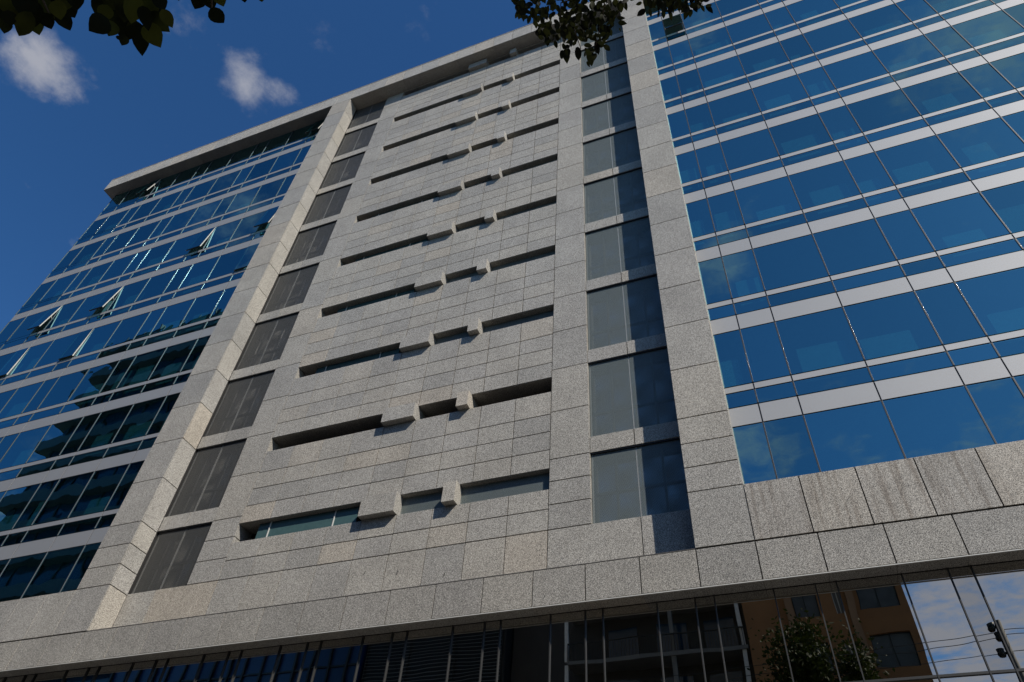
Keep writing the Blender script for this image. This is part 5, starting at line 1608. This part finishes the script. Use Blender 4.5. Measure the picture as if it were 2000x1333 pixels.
(0.049,1.619,5.98,-0.24,0.94,-0.23,-0.32,-0.3,-0.9,0.047,0.03),
(0.083,1.628,5.955,-0.09,0.86,-0.51,-0.01,-0.51,-0.86,0.059,0.03),
(0.193,1.669,6.026,-0.6,0.74,-0.31,-0.27,-0.54,-0.8,0.081,0.037),
(0.205,1.708,6.086,-0.39,0.9,-0.18,-0.24,-0.29,-0.93,0.048,0.021),
(0.224,1.679,6.072,0.12,0.68,-0.72,-0.11,-0.71,-0.69,0.062,0.031),
(0.255,1.637,5.907,0.2,0.97,-0.13,-0.12,-0.1,-0.99,0.044,0.03),
(0.3,1.767,6.224,0.4,0.67,-0.62,-0.04,-0.67,-0.74,0.076,0.043),
(0.283,1.691,6.012,0.97,0.12,-0.19,-0.16,-0.22,-0.96,0.038,0.024),
(0.125,1.471,5.575,-0.15,0.97,-0.19,0.11,-0.17,-0.98,0.035,0.024),
(-0.555,1.435,5.6,0.07,0.86,-0.5,0.43,-0.48,-0.76,0.043,0.025),
(-0.723,1.246,5.808,-0.34,0.92,-0.22,0.4,-0.07,-0.91,0.029,0.019),
(-0.721,1.273,5.815,-0.36,0.57,-0.74,0.3,-0.68,-0.67,0.034,0.026),
(-0.784,1.416,6.208,-0.52,0.84,0.15,0.23,0.3,-0.92,0.054,0.021),
(-0.681,1.349,5.882,-0.54,0.8,-0.26,0.22,-0.16,-0.96,0.05,0.039),
(-0.605,1.355,5.594,-0.79,0.57,-0.21,0.3,0.08,-0.95,0.025,0.031),
(-0.615,1.465,5.804,-0.23,0.95,-0.19,0.36,-0.09,-0.93,0.067,0.045),
(-0.584,1.463,5.71,-0.87,0.05,-0.5,0.47,-0.27,-0.84,0.043,0.025),
(-0.714,1.19,5.706,0.54,0.81,0.2,0.5,-0.11,-0.86,0.021,0.022)]



def leaf_mesh(name, wide, mat, curl):
    """pointed oval blade, folded along the midrib; unit length along +x, normal +z"""
    pr = [(0.0, 0.0), (0.10, 0.30), (0.25, 0.46), (0.45, 0.5), (0.65, 0.42), (0.82, 0.25), (0.93, 0.10), (1.0, 0.0)]
    v, f = [], []
    for u, h in pr:
        zc = -curl * (u - 0.5) ** 2
        v += [(u, h * wide, zc + 0.10 * h), (u, 0, zc), (u, -h * wide, zc + 0.10 * h)]
    for i in range(len(pr) - 1):
        a, b = 3 * i, 3 * i + 3
        f += [(a, a + 1, b + 1, b), (a + 1, a + 2, b + 2, b + 1)]
    me = bpy.data.meshes.new(name)
    me.from_pydata(v, [], f)
    me.materials.append(mat)
    me.polygons.foreach_set('use_smooth', [True] * len(me.polygons))
    return me


def leaf_matrix(r):
    b, ax, n = Vector(r[0:3]), Vector(r[3:6]).normalized(), Vector(r[6:9])
    n = (n - ax * n.dot(ax)).normalized()
    s = n.cross(ax)
    m = Matrix((ax, s, n)).transposed().to_4x4()
    return m, b


def crown(name, center, rad, count, size, mat, parent, seed, keep=None):
    rnd = random.Random(seed)
    v, f = [], []
    c = Vector(center)
    clumps = []
    for _ in range(110):
        d = Vector((rnd.gauss(0, 1), rnd.gauss(0, 1), rnd.gauss(0, 1))).normalized()
        rr = rnd.uniform(0.45, 1.0)
        clumps.append((Vector((d.x * rad[0], d.y * rad[1], d.z * rad[2])) * rr, rnd.uniform(0.16, 0.34)))
    for _ in range(count):
        p0, cr = rnd.choice(clumps)
        d = Vector((rnd.gauss(0, 1), rnd.gauss(0, 1), rnd.gauss(0, 1))) * (cr * min(rad) * 0.75)
        p = p0 + d
        if keep and not keep(c + p):
            continue
        ax = Vector((rnd.gauss(0, 1), rnd.gauss(0, 1), rnd.gauss(-0.4, 0.7))).normalized()
        s = ax.cross(Vector((rnd.gauss(0, 1), rnd.gauss(0, 1), rnd.gauss(0, 1)))).normalized()
        L = size * rnd.uniform(0.6, 1.3)
        n = len(v)
        v += [tuple(p), tuple(p + ax * L * 0.45 + s * L * 0.27), tuple(p + ax * L), tuple(p + ax * L * 0.45 - s * L * 0.27)]
        f.append((n, n + 1, n + 2, n + 3))
    o = mesh_obj(name, v, f, mat, parent, center)
    o['kind'] = 'stuff'
    return o


# street tree with small leaves, its low sprays hanging at the top of the picture
t2 = thing('street_tree', 'tall street tree with small pointed leaves, sprays hanging before the right pillar', 'tree', (0.6, -3.2, 0))
tube('trunk', [(0.6, -3.2, -0.1), (0.55, -3.15, 2.5), (0.62, -3.2, 5.5), (0.5, -3.1, 9), (0.6, -3.3, 13)], [0.30, 0.24, 0.2, 0.14, 0.06], M['bark'], t2, 10)
tube('limb', [(0.6, -3.2, 4.6), (0.3, -1.6, 5.9), (0.0, 0.2, 6.5), (-0.2, 1.1, 6.3)], [0.11, 0.075, 0.04, 0.018], M['bark'], t2, 8)
tube('limb', [(0.6, -3.2, 7.6), (1.8, -2.6, 9.5), (2.6, -2.4, 11.5)], [0.10, 0.07, 0.03], M['bark'], t2, 8)
tube('limb', [(0.55, -3.1, 7.0), (-0.9, -3.4, 9.2), (-1.7, -3.2, 11.8)], [0.10, 0.07, 0.03], M['bark'], t2, 8)
tube('limb', [(-0.05, -0.1, 6.45), (0.15, 0.8, 6.35), (0.2, 1.41, 6.08)], [0.04, 0.025, 0.012], M['bark'], t2, 6)
for pts in ([(-0.2, 1.1, 6.3), (-0.26, 1.26, 6.12), (-0.37, 1.41, 6.07), (-0.48, 1.54, 6.02), (-0.47, 1.67, 5.97)],
            [(-0.26, 1.26, 6.12), (-0.54, 1.34, 6.07), (-0.65, 1.47, 6.02)], [(-0.26, 1.26, 6.12), (-0.27, 1.5, 6.05), (-0.38, 1.68, 5.97)],
            [(-0.36, 1.38, 5.97), (-0.5, 1.37, 5.96), (-0.53, 1.45, 5.93)], [(0.2, 1.41, 6.08), (0.13, 1.58, 6.03), (0.04, 1.6, 6.02)],
            [(0.2, 1.41, 6.08), (0.21, 1.61, 6.01), (0.27, 1.67, 5.99)]):
    tube('twig', pts, [0.007] + [0.004] * (len(pts) - 2) + [0.002], M['bark'], t2, 5)
small = [leaf_mesh('leaf', w, M['leaf_small'], c) for w, c in ((0.42, 0.15), (0.50, 0.3), (0.56, 0.1))]
order = sorted(range(len(RIGHT_LEAVES)), key=lambda i: -RIGHT_LEAVES[i][9])
vv, ff = [], []
for rank, i in enumerate(order):
    r = RIGHT_LEAVES[i]
    m, b = leaf_matrix(r)
    me = small[rank % 3]
    if rank < 290:
        o = bpy.data.objects.new('leaf', me)
        link(o, t2, b)
        o.rotation_euler = m.to_euler()
        o.scale = (r[9] * 0.92,) * 3
    else:
        n = len(vv)
        for q in me.vertices:
            vv.append(tuple(m @ (q.co * r[9]) + b - Vector((0.6, -3.2, 0))))
        ff += [tuple(n + j for j in q.vertices) for q in me.polygons]
o = mesh_obj('small_leaves', vv, ff, M['leaf_small'], t2, (0.6, -3.2, 0), True)
o['kind'] = 'stuff'
crown('crown', (0.1, -3.3, 12.4), (2.9, 2.4, 4.9), 42000, 0.24, M['leaf_crown'], t2, 3)

# broad-leaved tree at the left
t1 = thing('broad_leaf_tree', 'tree with large rounded leaves hanging in the top left corner of the sky', 'tree', (-2.6, -2.6, 0))
tube('trunk', [(-2.6, -2.6, -0.1), (-2.55, -2.5, 2.2), (-2.7, -2.6, 4.6), (-2.6, -2.7, 7)], [0.22, 0.17, 0.12, 0.05], M['bark'], t1, 10)
tube('limb', [(-2.62, -2.55, 3.4), (-2.3, -1.2, 4.6), (-1.95, -0.2, 4.75), (-1.79, 0.21, 4.40)], [0.08, 0.05, 0.025, 0.010], M['bark'], t1, 8)
for pts in ([(-2.1, -0.6, 4.68), (-2.0, -0.1, 4.42), (-2.04, 0.16, 4.19), (-2.05, 0.21, 4.18)], [(-1.79, 0.21, 4.40), (-1.8, 0.3, 4.35), (-1.84, 0.36, 4.31)],
            [(-1.95, -0.2, 4.75), (-1.6, 0.2, 4.55), (-1.6, 0.41, 4.46), (-1.62, 0.45, 4.44)]):
    tube('twig', pts, [0.008] + [0.005] * (len(pts) - 2) + [0.003], M['bark'], t1, 5)
for i, r in enumerate(LEFT_LEAVES):
    m, b = leaf_matrix(r)
    o = bpy.data.objects.new('leaf', leaf_mesh('leaf', min(0.9, 0.84 * r[10] / r[9]), M['leaf_big'], 0.1 + 0.25 * ((i * 7) % 5) / 5))
    link(o, t1, b)
    o.rotation_euler = m.to_euler()
    o.scale = (r[9],) * 3
crown('crown', (-2.5, -2.8, 6.2), (2.0, 1.7, 1.9), 2600, 0.2, M['leaf_big'], t1, 8, lambda p: p.y < -0.6)

# unseen lower tree to the right, added to keep sun off the hanging sprays
t3 = thing('shading_tree', 'unseen lower tree between lamp and orange block, added to keep sun off the leaves', 'tree', (3.6, -3.6, 0))
tube('trunk', [(3.6, -3.6, -0.1), (3.7, -3.5, 3), (3.6, -3.6, 7)], [0.2, 0.15, 0.07], M['bark'], t3, 8)
crown('crown', (3.2, -2.9, 8.4), (2.4, 1.9, 2.6), 4200, 0.26, M['leaf_crown'], t3, 21, lambda p: p.y < -0.9)

# ------------------------------------------------------------------ render settings
SC.render.engine = 'CYCLES'
SC.cycles.max_bounces = 8
SC.cycles.transparent_max_bounces = 16
SC.cycles.caustics_reflective = False
SC.cycles.caustics_refractive = False
